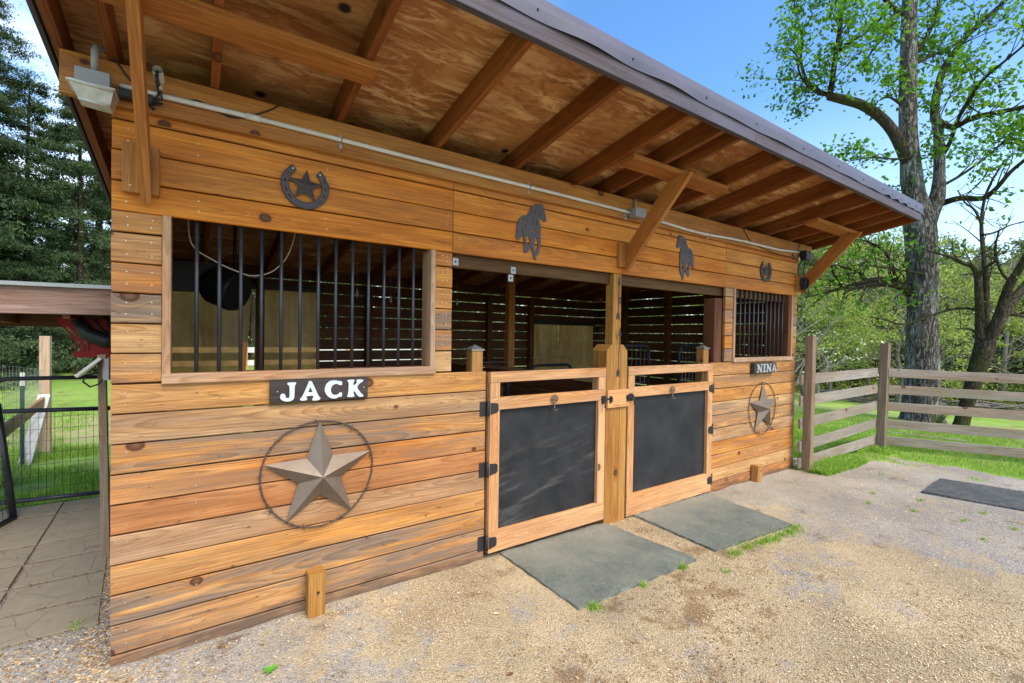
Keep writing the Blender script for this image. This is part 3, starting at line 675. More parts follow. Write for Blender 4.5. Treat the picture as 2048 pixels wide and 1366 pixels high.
# name boards
LET={'J':[(738,1309),(782,1310),(782,1300),(775,1292),(774,1224),(764,1210),(743,1204),(719,1209),(705,1220),(702,1235),(708,1249),(721,1250),(730,1240),(729,1230),(734,1224),(745,1223),(750,1232),(749,1292),(738,1299)],
'A':[(847,1313),(860,1314),(867,1303),(901,1222),(909,1218),(909,1209),(901,1202),(869,1201),(865,1209),(874,1222),(869,1230),(837,1229),(834,1222),(840,1217),(838,1206),(811,1204),(802,1210),(804,1219),(813,1223),(845,1301)],
'C':[(1027,1304),(1029,1281),(1013,1282),(1000,1291),(979,1287),(966,1268),(966,1246),(978,1228),(997,1225),(1011,1232),(1017,1240),(1028,1238),(1028,1214),(1010,1214),(998,1206),(974,1206),(950,1219),(934,1245),(932,1266),(941,1292),(958,1308),(985,1312),(1012,1306)],
'K':[(1057,1310),(1098,1312),(1099,1300),(1093,1294),(1093,1274),(1115,1292),(1110,1300),(1113,1311),(1151,1309),(1150,1298),(1139,1294),(1111,1268),(1139,1226),(1151,1219),(1151,1206),(1124,1206),(1095,1248),(1094,1226),(1101,1217),(1097,1208),(1061,1209),(1057,1218),(1064,1224),(1067,1294),(1059,1301)]}
AH=[(856,1278),(868,1250),(844,1250)]
def ccw(P,pos=True):
    a=sum(P[i][0]*P[(i+1)%len(P)][1]-P[(i+1)%len(P)][0]*P[i][1] for i in range(len(P)))
    return P if (a>0)==pos else P[::-1]
e=empty('name_board',(.925,-.01,1.26),'dark wooden name board reading JACK in white letters under the left window','sign','stall name boards')
mb=MB(); mb.box(.655,1.180,-.030,-.0015,1.197,1.3205,None,.003)
for x in (.69,1.157): mb.disc((x,-.0305,1.262),(0,-1,0),.004,.0015,1,7)
mb.build('board',[M_signwood,M_screw],e)
for ch in 'JACK':
    mb=MB(); P=chaikin([(a/1000,b/1000) for a,b in LET[ch]]); H=[ccw([(a/1000,b/1000) for a,b in AH],False)] if ch=='A' else []
    mb.prism(ccw(P),(0,-.037,0),(1,0,0),(0,0,1),.006,H); mb.build('letter',M_white,e)
e=empty('name_board',(5.82,-.01,1.26),'dark wooden name board reading NINA in worn grey letters under the right window','sign','stall name boards')
mb=MB(); mb.box(5.575,6.075,-.052,-.0015,1.190,1.308,None,.003); mb.build('board',M_signwood,e)
SL=[(0,0),(.34,0),(.34,.14),(.25,.18),(.25,.55),(.66,0),(.88,0),(.88,.84),(1,.88),(1,1),(.66,1),(.66,.88),(.75,.84),(.75,.40),(.32,1),(0,1),(0,.88),(.11,.84),(.11,.16),(0,.13)]
II=[(0,0),(1,0),(1,.14),(.76,.18),(.76,.82),(1,.86),(1,1),(0,1),(0,.86),(.24,.82),(.24,.18),(0,.14)]
for k,(g,x,w_) in enumerate((('N',5.615,.125),('I',5.750,.06),('N',5.822,.125),('A',5.956,.105))):
    mb=MB(); z=1.200; h=.098
    if g=='A': P=[((a-802)/107*w_,(b-1201)/113*h) for a,b in LET['A']]; H=[ccw([((a-802)/107*w_,(b-1201)/113*h) for a,b in AH],False)]
    else: P=[(a*w_,b*h) for a,b in (SL if g=='N' else II)]; H=[]
    mb.prism(ccw(P),(x,-.060,z),(1,0,0),(0,0,1),.007,H); mb.build('letter',M_ninaletter,e)
# star hooks on the half doors
def hook(x,z,lab):
    e=empty('star_hook',(x,-.035,z),lab,'hook','star medallion hooks on the half doors')
    mb=MB(); y=-.040
    mb.tube([(x+.031*math.cos(a),y-.004,z+.031*math.sin(a)) for a in [k*math.pi/12 for k in range(24)]],.0045,6,closed=True)
    star_mesh(mb,(x,y+.002,z),.030,.012,.1,.42); mb.build('medallion',M_bronze,e)
    mb=MB(); mb.tube([(x,y-.004,z-.030),(x,y-.006,z-.075),(x+.004,y-.014,z-.088),(x+.010,y-.026,z-.086),(x+.012,y-.030,z-.074)],.0035,6); mb.tube([(x,y-.004,z-.062),(x,y-.004,z-.07)],.006,6); mb.build('hook',M_bronze,e)
hook(2.633,1.094,'small star medallion with a hook on the left half door'); hook(4.103,1.088,'small star medallion with a hook on the right half door')
# arrows on the middle post
def arrow(x,z0,z1,dx,lab,y=-.004):
    mb=MB(); d=Vector((dx,0,z1-z0)).normalized(); n=Vector((d.z,0,-d.x)); c=Vector((x,y,z0)); Lh=(Vector((x+dx,0,z1))-Vector((x,0,z0))).length
    P=[(-.018,0),(0,.022),(.018,0),(.018,.045),(.003,.075),(.003,Lh-.075),(.017,Lh-.07),(.008,Lh-.035),(0,Lh),(-.008,Lh-.035),(-.017,Lh-.07),(-.003,Lh-.075),(-.003,.075),(-.018,.045)]
    mb.prism(ccw(P),c,(n.x,0,n.z),(d.x,0,d.z),.003); tag(mb.build('metal_arrow',M_iron),lab,'wall decoration','black metal arrows on the middle post')
arrow(3.372,1.735,2.115,.012,'black metal arrow pointing up, upper one on the middle post')
arrow(3.352,1.235,1.668,.018,'black metal arrow pointing up, lower one on the middle post',-.034)
# conduit, clips and boxes
e=empty('electrical_conduit',(3,-.06,2.7),'long white plastic conduit strapped along the beam under the rafters','conduit')
mb=MB(); P=[(.035,-.058,2.690),(.20,-.058,2.692),(.55,-.058,2.696),(.95,-.058,2.692),(1.7,-.058,2.684),(2.6,-.058,2.682),(3.33,-.058,2.675),(3.45,-.058,2.672)]
mb.tube(P,.0125,10); mb.tube([(.53,-.058,2.696),(.60,-.058,2.696)],.0165,10)
P=[(3.56,-.058,2.668),(3.9,-.058,2.657),(4.25,-.058,2.640),(4.55,-.058,2.637),(4.9,-.058,2.650),(5.3,-.058,2.660),(5.7,-.058,2.655),(6.05,-.058,2.655),(6.35,-.058,2.672),(6.56,-.058,2.684)]
mb.tube(P,.0125,10); mb.build('pipe',M_pvc,e)
for x,z in ((1.005,2.692),(2.35,2.682),(4.62,2.640)):
    mb=MB(); mb.tube([(x,-.058+.0145*math.cos(a),z+.0145*math.sin(a)) for a in [math.pi*(.5+k/8) for k in range(9)]],.003,6)
    mb.box(x-.008,x+.008,-.0445,-.0425,z-.045,z-.012,None,.001); mb.box(x-.008,x+.008,-.0445,-.0425,z+.012,z+.035,None,.001); mb.build('pipe_strap',M_galv,e)
e=empty('junction_box',(3.5,-.06,2.67),'small grey junction box on the beam left of the centre brace','junction box')
mb=MB(); mb.box(3.445,3.57,-.115,-.043,2.636,2.706,None,.004); mb.tube([(3.50,-.06,2.706),(3.50,-.06,2.80)],.010,8); mb.build('box',M_grey,e)
mb=MB(); mb.box(3.44,3.575,-.121,-.1155,2.631,2.711,None,.003); mb.build('box_cover',M_grey,e)
# flood lamp at the left corner
e=empty('outdoor_wall_lamp',(-.045,-.1,2.65),'grey box lamp with cloudy slanted glass hanging at the left corner of the eave','wall lamp')
mb=MB(); mb.box(-.105,.008,-.135,-.043,2.632,2.705,None,.004); mb.build('housing',M_grey,e)
mb=MB(); mb.tube([(-.045,-.10,2.705),(-.045,-.10,2.80),(-.044,-.085,2.825),(-.03,-.055,2.835),(-.01,-.05,2.835)],.013,10); mb.build('pipe_arm',M_grey,e)
mb=MB(); n=len(mb.v)
T=[(-.122,-.165,2.632),(.026,-.165,2.622),(.026,-.046,2.622),(-.122,-.046,2.632)]; B=[(-.092,-.150,2.565),(.012,-.150,2.556),(.012,-.060,2.556),(-.092,-.060,2.565)]
mb.v+=[Vector(p) for p in T+B]
for f in ((0,1,2,3),(7,6,5,4),(0,4,5,1),(1,5,6,2),(2,6,7,3),(3,7,4,0)): mb.face(f)
mb.build('glass_cover',M_lens,e)
mb=MB(); mb.tube([(-.118,-.168,2.628),(.024,-.168,2.618)],.006,6); mb.tube([(-.090,-.154,2.562),(.012,-.154,2.553)],.006,6); mb.box(-.126,.030,-.170,-.043,2.623,2.631,None,.002); mb.build('lamp_rim',M_pvc,e)
# vent pipe stub, black cables, black adaptor
e=empty('pipe_stub',(.175,-.08,2.78),'short open pipe end with black cables coming out, right of the left brace','pipe')
mb=MB(); c0=Vector((.178,-.02,2.765)); c1=Vector((.172,-.105,2.79))
mb.tube([c0,c1],[.021,.021],14,cap=False); mb.tube([c0,c1],[.0185,.0185],14,cap=False)
mb.build('pipe',M_pvc,e)
mb=MB(); mb.tube([(.172,-.10,2.782),(.166,-.118,2.755),(.170,-.09,2.72),(.176,-.075,2.695),(.16,-.07,2.66),(.10,-.075,2.655)],.006,6)
mb.tube([(.174,-.10,2.782),(.172,-.112,2.75),(.182,-.085,2.71),(.188,-.078,2.668),(.15,-.068,2.646),(.06,-.07,2.65)],.005,6)
mb.tube([(.15,-.07,2.646),(.15,-.07,2.628),(.158,-.07,2.615)],.008,6); mb.build('cables',M_cable,e)
mb=MB(); mb.tube([(.181,-.09,2.735),(.186,-.09,2.705)],[.006,.009],8); mb.build('wire_cap',M_hose,e)
mb=MB(); mb.box(.035,.155,-.10,-.045,2.632,2.672,None,.006); mb.tube([(.155,-.07,2.65),(.19,-.06,2.655),(.14,-.065,2.64)],.005,6); tag(mb.build('power_adaptor',M_black),'flat black power adaptor behind the left brace by the lamp','adaptor')
def cable(pts,r,lab,m=M_cable,g='cables on the wall beam'):
    def cr_(P,n=5):
        P=[Vector(p) for p in P]; o=[]
        for i in range(len(P)-1):
            a,b,c,d=P[max(i-1,0)],P[i],P[i+1],P[min(i+2,len(P)-1)]
            for k in range(n):
                t=k/n; o.append(.5*((2*b)+(c-a)*t+(2*a-5*b+4*c-d)*t*t+(3*b-a-3*c+d)*t**3))
        return o+[P[-1]]
    mb=MB(); mb.tube(cr_(pts),r,6); return tag(mb.build('cable',m),lab,'cable',g)
cable([(-.03,-.055,2.832),(.02,-.05,2.80),(.06,-.05,2.745),(.10,-.05,2.70),(.12,-.06,2.67)],.004,'black cable looping down behind the left brace')
cable([(.27,-.048,2.70),(.33,-.05,2.715),(.40,-.05,2.69),(.48,-.052,2.675),(.56,-.05,2.71),(.64,-.048,2.76),(.68,-.045,2.795)],.004,'thin black cable crossing the conduit left of the first strap')
cable([(5.28,-.045,2.80),(5.33,-.047,2.76),(5.40,-.05,2.70),(5.55,-.05,2.65),(6.1,-.05,2.60),(6.5,-.06,2.61)],.0045,'thin black cable dropping to the right corner junction')
e=empty('cable_bundle',(6.62,-.1,2.5),'tangle of black cables and a dark box at the right corner of the eave','cables')
mb=MB(); mb.box(6.60,6.73,-.13,-.045,2.585,2.705,None,.012); mb.build('corner_box',M_black,e)
mb=MB()
def wig(P,r,n=6):
    P=[Vector(p) for p in P]; o=[]
    for i in range(len(P)-1):
        a,b,c,d=P[max(i-1,0)],P[i],P[i+1],P[min(i+2,len(P)-1)]
        for k in range(n):
            t=k/n; o.append(.5*((2*b)+(c-a)*t+(2*a-5*b+4*c-d)*t*t+(3*b-a-3*c+d)*t**3))
    mb.tube(o+[P[-1]],r,6)
wig([(6.62,-.10,2.60),(6.56,-.08,2.55),(6.50,-.08,2.47),(6.53,-.08,2.38),(6.62,-.09,2.35)],.006); wig([(6.67,-.09,2.6),(6.68,-.07,2.5),(6.67,-.07,2.36)],.006)
wig([(6.54,-.07,2.79),(6.55,-.06,2.72),(6.545,-.06,2.62)],.005)
for k in range(9):
    a=k*.7; wig([(6.63+.05*math.cos(a+j*1.05),-.10+.03*math.sin(a*2+j),2.29+.065*math.sin(a+j*1.05)) for j in range(7)],.006)
wig([(6.60,-.1,2.24),(6.62,-.12,2.17),(6.68,-.12,2.15),(6.73,-.11,2.20),(6.72,-.1,2.26)],.006)
mb.build('cables',M_cable,e)
mb=MB(); mb.tube([(6.545,-.07,2.62),(6.545,-.07,2.575)],[.008,.010],8); mb.build('wire_cap',M_pvc,e)
# ---- inside
e=empty('barrel_fan',(.52,1.3,1.95),'black barrel fan hanging behind the left barred window','fan')
mb=MB(); c=Vector((.44,1.30,1.93)); d=Vector((.75,-.6,-.30)).normalized(); mb.tube([c-d*.05,c+d*.0,c+d*.16,c+d*.19],[.11,.14,.15,.14],24); mb.build('drum',M_black,e)
mb=MB(); mb.box(.02,.56,1.35,1.5,1.88,2.10); mb.build('motor_box',M_black,e)
mb=MB(); mb.tube([(.56,1.25,1.95),(.56,1.25,2.6)],.012,6); mb.build('hanger',M_black,e)
cable([(.285,.25,2.25),(.30,.25,2.06),(.40,.25,1.98),(.52,.28,1.93),(.60,.30,1.915),(.70,.30,1.95),(.78,.28,2.05),(.82,.25,2.2)],.004,'cream coloured rope sagging inside the left window',M_hose,'ropes inside the stable')
for k,(x,y,z) in enumerate(((1.85,2.6,2.04),(2.32,2.8,2.01),(3.25,2.8,2.02))):
    mb=MB(); mb.tube([(x,y,z+.06),(x,y,z+.03),(x,y,z-.01),(x,y,z-.04)],[.004,.010,.020,.008],8)
    mb.tube([(x,y,z+.06),(x,y,rs(y))],.0012,4); tag(mb.build('hanging_tag',M_pvc),'small cream teardrop tag hanging inside the stable','tag','small tags hanging from the rafters')
# translucent strip curtains
def curtain_mat():
    m,nt,b=mat('cloudy_strip_plastic'); g=nt.nodes.new('ShaderNodeNewGeometry'); n=noise(nt,g.outputs['Position'],3.,5.,.6)
    sp=nt.nodes.new('ShaderNodeSeparateXYZ'); nt.links.new(g.outputs['Position'],sp.inputs[0]); st=noise(nt,comb(nt,math_(nt,'MULTIPLY',sp.outputs[0],14.),0.,math_(nt,'MULTIPLY',sp.outputs[2],1.2)),1.,5.,.65); c=mix(nt,rng_(nt,math_(nt,'MULTIPLY_ADD',n,.6,math_(nt,'MULTIPLY',st,.5)),.35,.7),(.26,.11,.035),(.56,.33,.14)); nt.links.new(c,b.inputs['Base Color']); b.inputs['Roughness'].default_value=.25
    t=nt.nodes.new('ShaderNodeBsdfTranslucent'); nt.links.new(c,t.inputs[0]); tr=nt.nodes.new('ShaderNodeBsdfTransparent'); tr.inputs[0].default_value=(.74,.43,.16,1)
    m1=nt.nodes.new('ShaderNodeMixShader'); m1.inputs[0].default_value=.5; nt.links.new(b.outputs[0],m1.inputs[1]); nt.links.new(t.outputs[0],m1.inputs[2])
    m2=nt.nodes.new('ShaderNodeMixShader'); nt.links.new(rng_(nt,n,.3,.7,.10,.30),m2.inputs[0]); nt.links.new(m1.outputs[0],m2.inputs[1]); nt.links.new(tr.outputs[0],m2.inputs[2])
    nt.links.new(m2.outputs[0],[x for x in nt.nodes if x.type=='OUTPUT_MATERIAL'][0].inputs[0]); return m
M_cur=curtain_mat()
def curtain(xs,zt,lab,y=YB-.03):
    e=empty('strip_curtain',((xs[0][0]+xs[-1][1])/2,y,zt),lab,'curtain','strip curtains in the back doorways')
    for i,(a,b,sk) in enumerate(xs):
        mb=MB(); n0=len(mb.v); nn=14
        for j in range(2):
            for k in range(nn+1):
                q=k/nn; x=a+(b-a)*q; mb.v.append(Vector((x+(sk if j==0 else 0),y+.018*math.sin(q*9+i)+(.04 if j==0 else 0)*math.sin(q*5),.02 if j==0 else zt)))
        for k in range(nn): mb.face([n0+k,n0+k+1,n0+nn+2+k,n0+nn+1+k],None,(0,0),0,True)
        mb.build('strip',M_cur,e)
    mb=MB(); mb.box(xs[0][0]-.03,xs[-1][1]+.03,y-.03,y-.005,zt-.01,zt+.06); mb.build('rail',M_iron,e)
curtain([(.02,.86,-.12),(.90,1.62,-.02)],2.10,'brown translucent plastic strips in the back doorway behind the left window')
curtain([(5.05,5.62,.03),(5.65,6.46,-.02)],1.79,'brown translucent plastic strips in the back doorway seen over the left half door')
# black tube gates standing in the aisle
def tube_gate(x,y,w,h,lab,seg=True):
    e=empty('mesh_gate',(x,y,-.05),lab,'gate','round-topped tube gates inside the stable')
    r=.11; P=[(x,y,-.05),(x,y,h-r)]+[(x+r-r*math.cos(a),y,h-r+r*math.sin(a)) for a in [k*math.pi/12 for k in range(1,7)]]+[(x+w-r+r*math.sin(a),y,h-r+r*math.cos(a)) for a in [k*math.pi/12 for k in range(0,7)]]+[(x+w,y,-.05)]
    mb=MB(); mb.tube(P,.020,8); mb.tube([(x+.02,y,.1),(x+w-.02,y,.1)],.018,8); mb.build('frame',M_bar,e)
    mb=MB(); n=int(w/.075)
    for k in range(1,n):
        xx=x+w*k/n; mb.tube([(xx,y,.1),(xx,y,h-.01-(.03 if k in (1,n-1) else 0))],.0035,5)
    for k in range(1,9): mb.tube([(x+.01,y+.005,.1+k*.15),(x+w-.01,y+.005,.1+k*.15)],.0035,5)
    mb.build('wire_mesh',M_galv,e)
tube_gate(4.62,1.2,.66,1.475,'round-topped black wire gate inside the stable, just right of the middle post')
tube_gate(5.93,1.2,.56,1.475,'round-topped black wire gate inside the stable, beside the right capped post')
tube_gate(2.55,1.3,.55,1.19,'low black tube gate seen at the left end of the left door slot')
tube_gate(3.85,1.9,.7,1.20,'low black tube gate seen at the right end of the left door slot')
# short blocks at the foot of the wall
def stub(x0,x1,y0,zt,lab):
    mb=MB(); mb.lumber((x0,y0,-.15),(.0,-.03,1),(1,0,0),(0,1,.03),zt+.15,x1-x0,-y0-.004,None,.004); mb.disc((x0+.05,y0-.013,zt*.55),(0,-1,0),.008,.004,1,8)
    tag(mb.build('stub_post',[M_post,M_iron]),lab,'post','short stub posts at the foot of the wall')
stub(.845,.935,-.085,.235,'short wooden stub post at the wall foot below the left star'); stub(5.63,5.72,-.085,.13,'short wooden stub post at the wall foot below the right star')
# rubber mats
def matobj(pts,t,m,lab,z):
    mb=MB(); n=28; A,B,C_,D=[Vector((p[0],p[1],0)) for p in pts]; nx_=n; rows=[]
    for j in range(n+1):
        for i in range(nx_+1):
            a=i/nx_; b=j/n; p=A*(1-a)*(1-b)+B*a*(1-b)+C_*a*b+D*(1-a)*b
            edge=min(a,1-a,b,1-b); 
            w=.004*math.sin(p.x*9+p.y*4)*math.sin(p.y*7)+.003*math.sin(p.x*23)
            p=p+Vector((.003*math.sin(p.y*40),.003*math.sin(p.x*37),0)) if edge==0 else p
            mb.v.append(Vector((p.x,p.y,gz(p.x,p.y)+z+t+w+.002)))
    m_=len(mb.v)
    for v in list(mb.v): mb.v.append(Vector((v.x,v.y,v.z-t-.004)))
    for j in range(n):
        for i in range(nx_):
            a=j*(nx_+1)+i; q=[a,a+nx_+1,a+nx_+2,a+1]; mb.face(q,None,(0,0),0,False); mb.face([k+m_ for k in q[::-1]],None,(0,0),0,False)
    def side(ids):
        for a,b in zip(ids,ids[1:]): mb.face([a,b,b+m_,a+m_])
    R_=nx_+1
    side([i for i in range(R_)]); side([n*R_+i for i in range(R_)][::-1]); side([j*R_ for j in range(n+1)][::-1]); side([j*R_+nx_ for j in range(n+1)])
    tag(mb.build('rubber_mat',m),lab,'mat','rubber mats on the ground')
matobj([(2.17,.0),(3.24,-.015),(3.325,-.84),(2.185,-.835)],.016,M_mat,'grey-green rubber mat in front of the left half door',.0)
matobj([(3.60,.02),(4.72,-.03),(4.64,-.905),(3.585,-.83)],.016,M_mat,'grey-green rubber mat in front of the right half door',.0)
matobj([(6.87,-1.22),(7.75,-1.18),(8.05,-2.3),(7.16,-2.33)],.018,M_mat2,'dark rubber mat lying by itself near the board fence',.0)
# ---------------------------------------------------------------- ground
def sstep(a,b,x): t=np.clip((x-a)/(b-a),0,1); return t*t*(3-2*t)
def vnoise(x,y,s,seed=0):
    r=np.random.default_rng(seed).random((64,64)); X=x*s; Y=y*s; i=np.floor(X).astype(int); j=np.floor(Y).astype(int); u=X-i; v=Y-j; u=u*u*(3-2*u); v=v*v*(3-2*v)
    g=lambda a,b: r[a%64,b%64]
    return (g(i,j)*(1-u)+g(i+1,j)*u)*(1-v)+(g(i,j+1)*(1-u)+g(i+1,j+1)*u)*v
def grass_amt(x,y):
    w=(vnoise(x,y,2.2,1)-.5)*.5+(vnoise(x,y,6,2)-.5)*.25
    right=sstep(-.12,.12,(y+.40+w*.5))*sstep(6.45,6.75,x)
    east=sstep(-.25,.25,x-8.55+w*1.2+np.clip(y+1.2,-3,0)*-.0)*sstep(6.4,6.7,x)*.8
    patch=sstep(.58,.70,vnoise(x,y,2.6,5)*.6+vnoise(x,y,7,6)*.4)*sstep(6.5,7.2,x)*sstep(-2.0,-1.2,y)*.8
    back=sstep(2.92,3.05,y+w*.12)*(1-sstep(-.35,-.3,x)*(1-sstep(3.6,3.8,y)))
    lft=sstep(-2.2,-2.6,x)
    mat3=((x>6.85)&(x<8.1)&(y<-1.15)&(y>-2.4))
    g=np.maximum.reduce([right,east,patch,back,lft]); return np.where(mat3,g*.3,g)
def gzv(x,y): 
    z=-.0105*np.clip(x,0,10); return np.where(x>11,z-.075*(np.clip(x,11,70)-11)*np.clip((x-11)/6,0,1),z)
def axis(lo,hi,d,far0,far1):
    a=list(np.arange(lo,hi,d)); s=d; x=lo
    L=[]
    while x>far0: s=min(s*1.22,8); x-=s; L.append(x)
    s=d; x=a[-1]; Rr=[]
    while x<far1: s=min(s*1.22,8); x+=s; Rr.append(x)
    return np.array(L[::-1]+a+Rr)
gx=axis(-2.6,10.6,.06,-160,220); gy=axis(-4.5,4.2,.06,-120,220)
GX,GY=np.meshgrid(gx,gy); x=GX.ravel(); y=GY.ravel(); GA=grass_amt(x,y)
near=(np.abs(x-4)<8)&(np.abs(y)<6)
inside=(x>-.02)&(x<6.69)&(y>-.10)&(y<3.6)
z=gzv(x,y)+(vnoise(x,y,1.3,3)-.5)*.03*np.where(inside|(y>-.25)&(x>-.3)&(x<6.8)&(y<3.6),.15,1.)+((vnoise(x,y,9,4)-.5)*.010+(vnoise(x,y,4,14)-.5)*.014)*near
z+=GA*.012
padA=sstep(0,.25,np.abs(x-3.45)-1.25)+sstep(0,.2,np.abs(y+.42)-.45); z=np.where(padA<1,gzv(x,y)*(1-np.clip(padA,0,1))+z*np.clip(padA,0,1),z)
padB=sstep(0,.25,np.abs(x-7.46)-.66)+sstep(0,.2,np.abs(y+1.76)-.62); z=np.where(padB<1,gzv(x,y)*(1-np.clip(padB,0,1))+z*np.clip(padB,0,1),z)
pav=(x<-.05)&(x>-2.3)&(y>.35)&(y<3.0); z=np.where(pav,-.012,z)
z=np.where(y>30,z-.0*(y-30),z)
nxx,nyy=len(gx),len(gy); ii,jj=np.meshgrid(np.arange(nxx-1),np.arange(nyy-1)); a=(jj*nxx+ii).ravel()
F=np.stack([a,a+1,a+nxx+1,a+nxx],1)
def ground_mat():
    m,nt,b=mat('ground_gravel_and_grass'); at=nt.nodes.new('ShaderNodeAttribute'); at.attribute_name='grass'; g=at.outputs['Fac']
    P=nt.nodes.new('ShaderNodeNewGeometry').outputs['Position']; sx=nt.nodes.new('ShaderNodeSeparateXYZ'); nt.links.new(P,sx.inputs[0]); x,y,z=sx.outputs
    def vor(s,out='Color',feat='F1'):
        n=nt.nodes.new('ShaderNodeTexVoronoi'); n.inputs['Scale'].default_value=s; n.feature=feat; nt.links.new(P,n.inputs['Vector']); return n
    v1=vor(125); v2=vor(260); h1=nt.nodes.new('ShaderNodeSeparateColor'); nt.links.new(v1.outputs['Color'],h1.inputs[0]); h2=nt.nodes.new('ShaderNodeSeparateColor'); nt.links.new(v2.outputs['Color'],h2.inputs[0])
    def ramp(f,st):
        r=nt.nodes.new('ShaderNodeValToRGB'); nt.links.new(f,r.inputs[0]); e=r.color_ramp.elements
        for i,(p,c) in enumerate(st):
            q=e[i] if i<2 else e.new(p); q.position=p; q.color=c+(1,)
        return r.outputs[0]
    stone=ramp(h1.outputs[0],[(0,(.11,.11,.125)),(.35,(.26,.265,.295)),(.6,(.37,.37,.395)),(.8,(.50,.41,.27)),(1,(.72,.67,.57))])
    stone=mix(nt,.5,stone,ramp(h2.outputs[1],[(0,(.12,.12,.135)),(.5,(.31,.31,.335)),(.8,(.48,.39,.25)),(1,(.72,.68,.58))]))
    straw=ramp(h2.outputs[0],[(0,(.22,.15,.08)),(.4,(.47,.36,.20)),(.75,(.60,.475,.285)),(1,(.76,.65,.45))])
    straw=mix(nt,.45,straw,ramp(h1.outputs[1],[(0,(.20,.14,.075)),(.5,(.50,.385,.225)),(1,(.68,.56,.36))]))
    nb=noise(nt,P,.85,6.,.65); nm=noise(nt,P,4.5,8.,.75)
    wall=rng_(nt,y,-1.6,-.1)
    t=math_(nt,'ADD',math_(nt,'MULTIPLY',nb,.55),math_(nt,'MULTIPLY',nm,.45))
    t=math_(nt,'ADD',t,math_(nt,'MULTIPLY',rng_(nt,x,.5,2.2),.13)); t=math_(nt,'SUBTRACT',t,math_(nt,'MULTIPLY',rng_(nt,math_(nt,'SUBTRACT',x,math_(nt,'MULTIPLY',y,-.35)),3.9,5.0),.17))
    tm=rng_(nt,t,.53,.60)
    sand=mix(nt,nm,(.37,.315,.22),(.51,.45,.33)); sand=mix(nt,.45,sand,stone)
    c=mix(nt,math_(nt,'MULTIPLY',rng_(nt,math_(nt,'ADD',nm,math_(nt,'MULTIPLY',wall,.22)),.46,.66),rng_(nt,x,.2,1.2,.25,.85)),stone,sand); c=mix(nt,math_(nt,'MULTIPLY',tm,.85),c,straw)
    gx_=math_(nt,'SUBTRACT',x,2.5); gy_=math_(nt,'MULTIPLY_ADD',x,-.35,math_(nt,'ADD',y,2.15)); bn=math_(nt,'EXPONENT',math_(nt,'MULTIPLY',math_(nt,'ADD',math_(nt,'MULTIPLY',math_(nt,'MULTIPLY',gx_,gx_),.35),math_(nt,'MULTIPLY',math_(nt,'MULTIPLY',gy_,gy_),3.)),-1.)); dk=rng_(nt,math_(nt,'MULTIPLY_ADD',bn,.07,noise(nt,P,3.1,8.,.75)),.57,.66); c=mix(nt,math_(nt,'MULTIPLY',dk,.75),c,mix(nt,1.,c,(.50,.38,.27),'MULTIPLY')); ck=rng_(nt,noise(nt,P,26.,6.,.75),.60,.66); c=mix(nt,math_(nt,'MULTIPLY',ck,.5),c,mix(nt,1.,c,(.34,.26,.19),'MULTIPLY'))
    c=mix(nt,1.,c,mix(nt,rng_(nt,noise(nt,P,1.3,3.),.3,.7),(.72,.71,.68),(1.05,1.03,.97)),'MULTIPLY')
    # grass seen from afar
    gn=noise(nt,P,.22,5.,.6); gf=noise(nt,P,14.,5.,.7); gc=mix(nt,rng_(nt,gn,.35,.65),(.20,.36,.055),(.33,.46,.11))
    gc=mix(nt,rng_(nt,noise(nt,P,1.9,6.,.7),.52,.64,0.,.75),gc,(.20,.15,.07)); far=rng_(nt,noise(nt,P,.11,4.,.6),.50,.62); gc=mix(nt,math_(nt,'MULTIPLY',far,.6),gc,(.30,.27,.14))
    lp=math_(nt,'MULTIPLY',rng_(nt,math_(nt,'ABSOLUTE',math_(nt,'SUBTRACT',y,7.)),2.2,.9),rng_(nt,math_(nt,'ABSOLUTE',math_(nt,'ADD',x,.8)),1.8,.6))
    gc=mix(nt,math_(nt,'MULTIPLY',math_(nt,'MULTIPLY',lp,rng_(nt,nm,.38,.55)),.8),gc,(.44,.33,.21))
    wd=math_(nt,'MULTIPLY',math_(nt,'MAXIMUM',rng_(nt,y,19.,23.),rng_(nt,x,21.,30.)),.75); gc=mix(nt,wd,gc,mix(nt,rng_(nt,gn,.4,.6),(.16,.12,.07),(.085,.12,.028)))
    gc=mix(nt,1.,gc,mix(nt,gf,(.55,.6,.5),(1.4,1.35,1.4)),'MULTIPLY')
    gm=rng_(nt,math_(nt,'ADD',g,math_(nt,'MULTIPLY',math_(nt,'SUBTRACT',nm,.5),1.1)),.42,.58)
    c=mix(nt,gm,c,gc); nt.links.new(c,b.inputs['Base Color']); b.inputs['Roughness'].default_value=.9; b.inputs['Specular IOR Level'].default_value=.15
    bump(nt,b,math_(nt,'ADD',math_(nt,'MULTIPLY',v1.outputs['Distance'],-1.),math_(nt,'MULTIPLY',h2.outputs[2],.35)),.8,.006)
    return m
g=arr_mesh('ground',np.stack([x,y,z],1),F,ground_mat(),smooth=True)
at=g.data.attributes.new('grass','FLOAT','POINT'); at.data.foreach_set('value',GA.astype(np.float32)); g['kind']='structure'
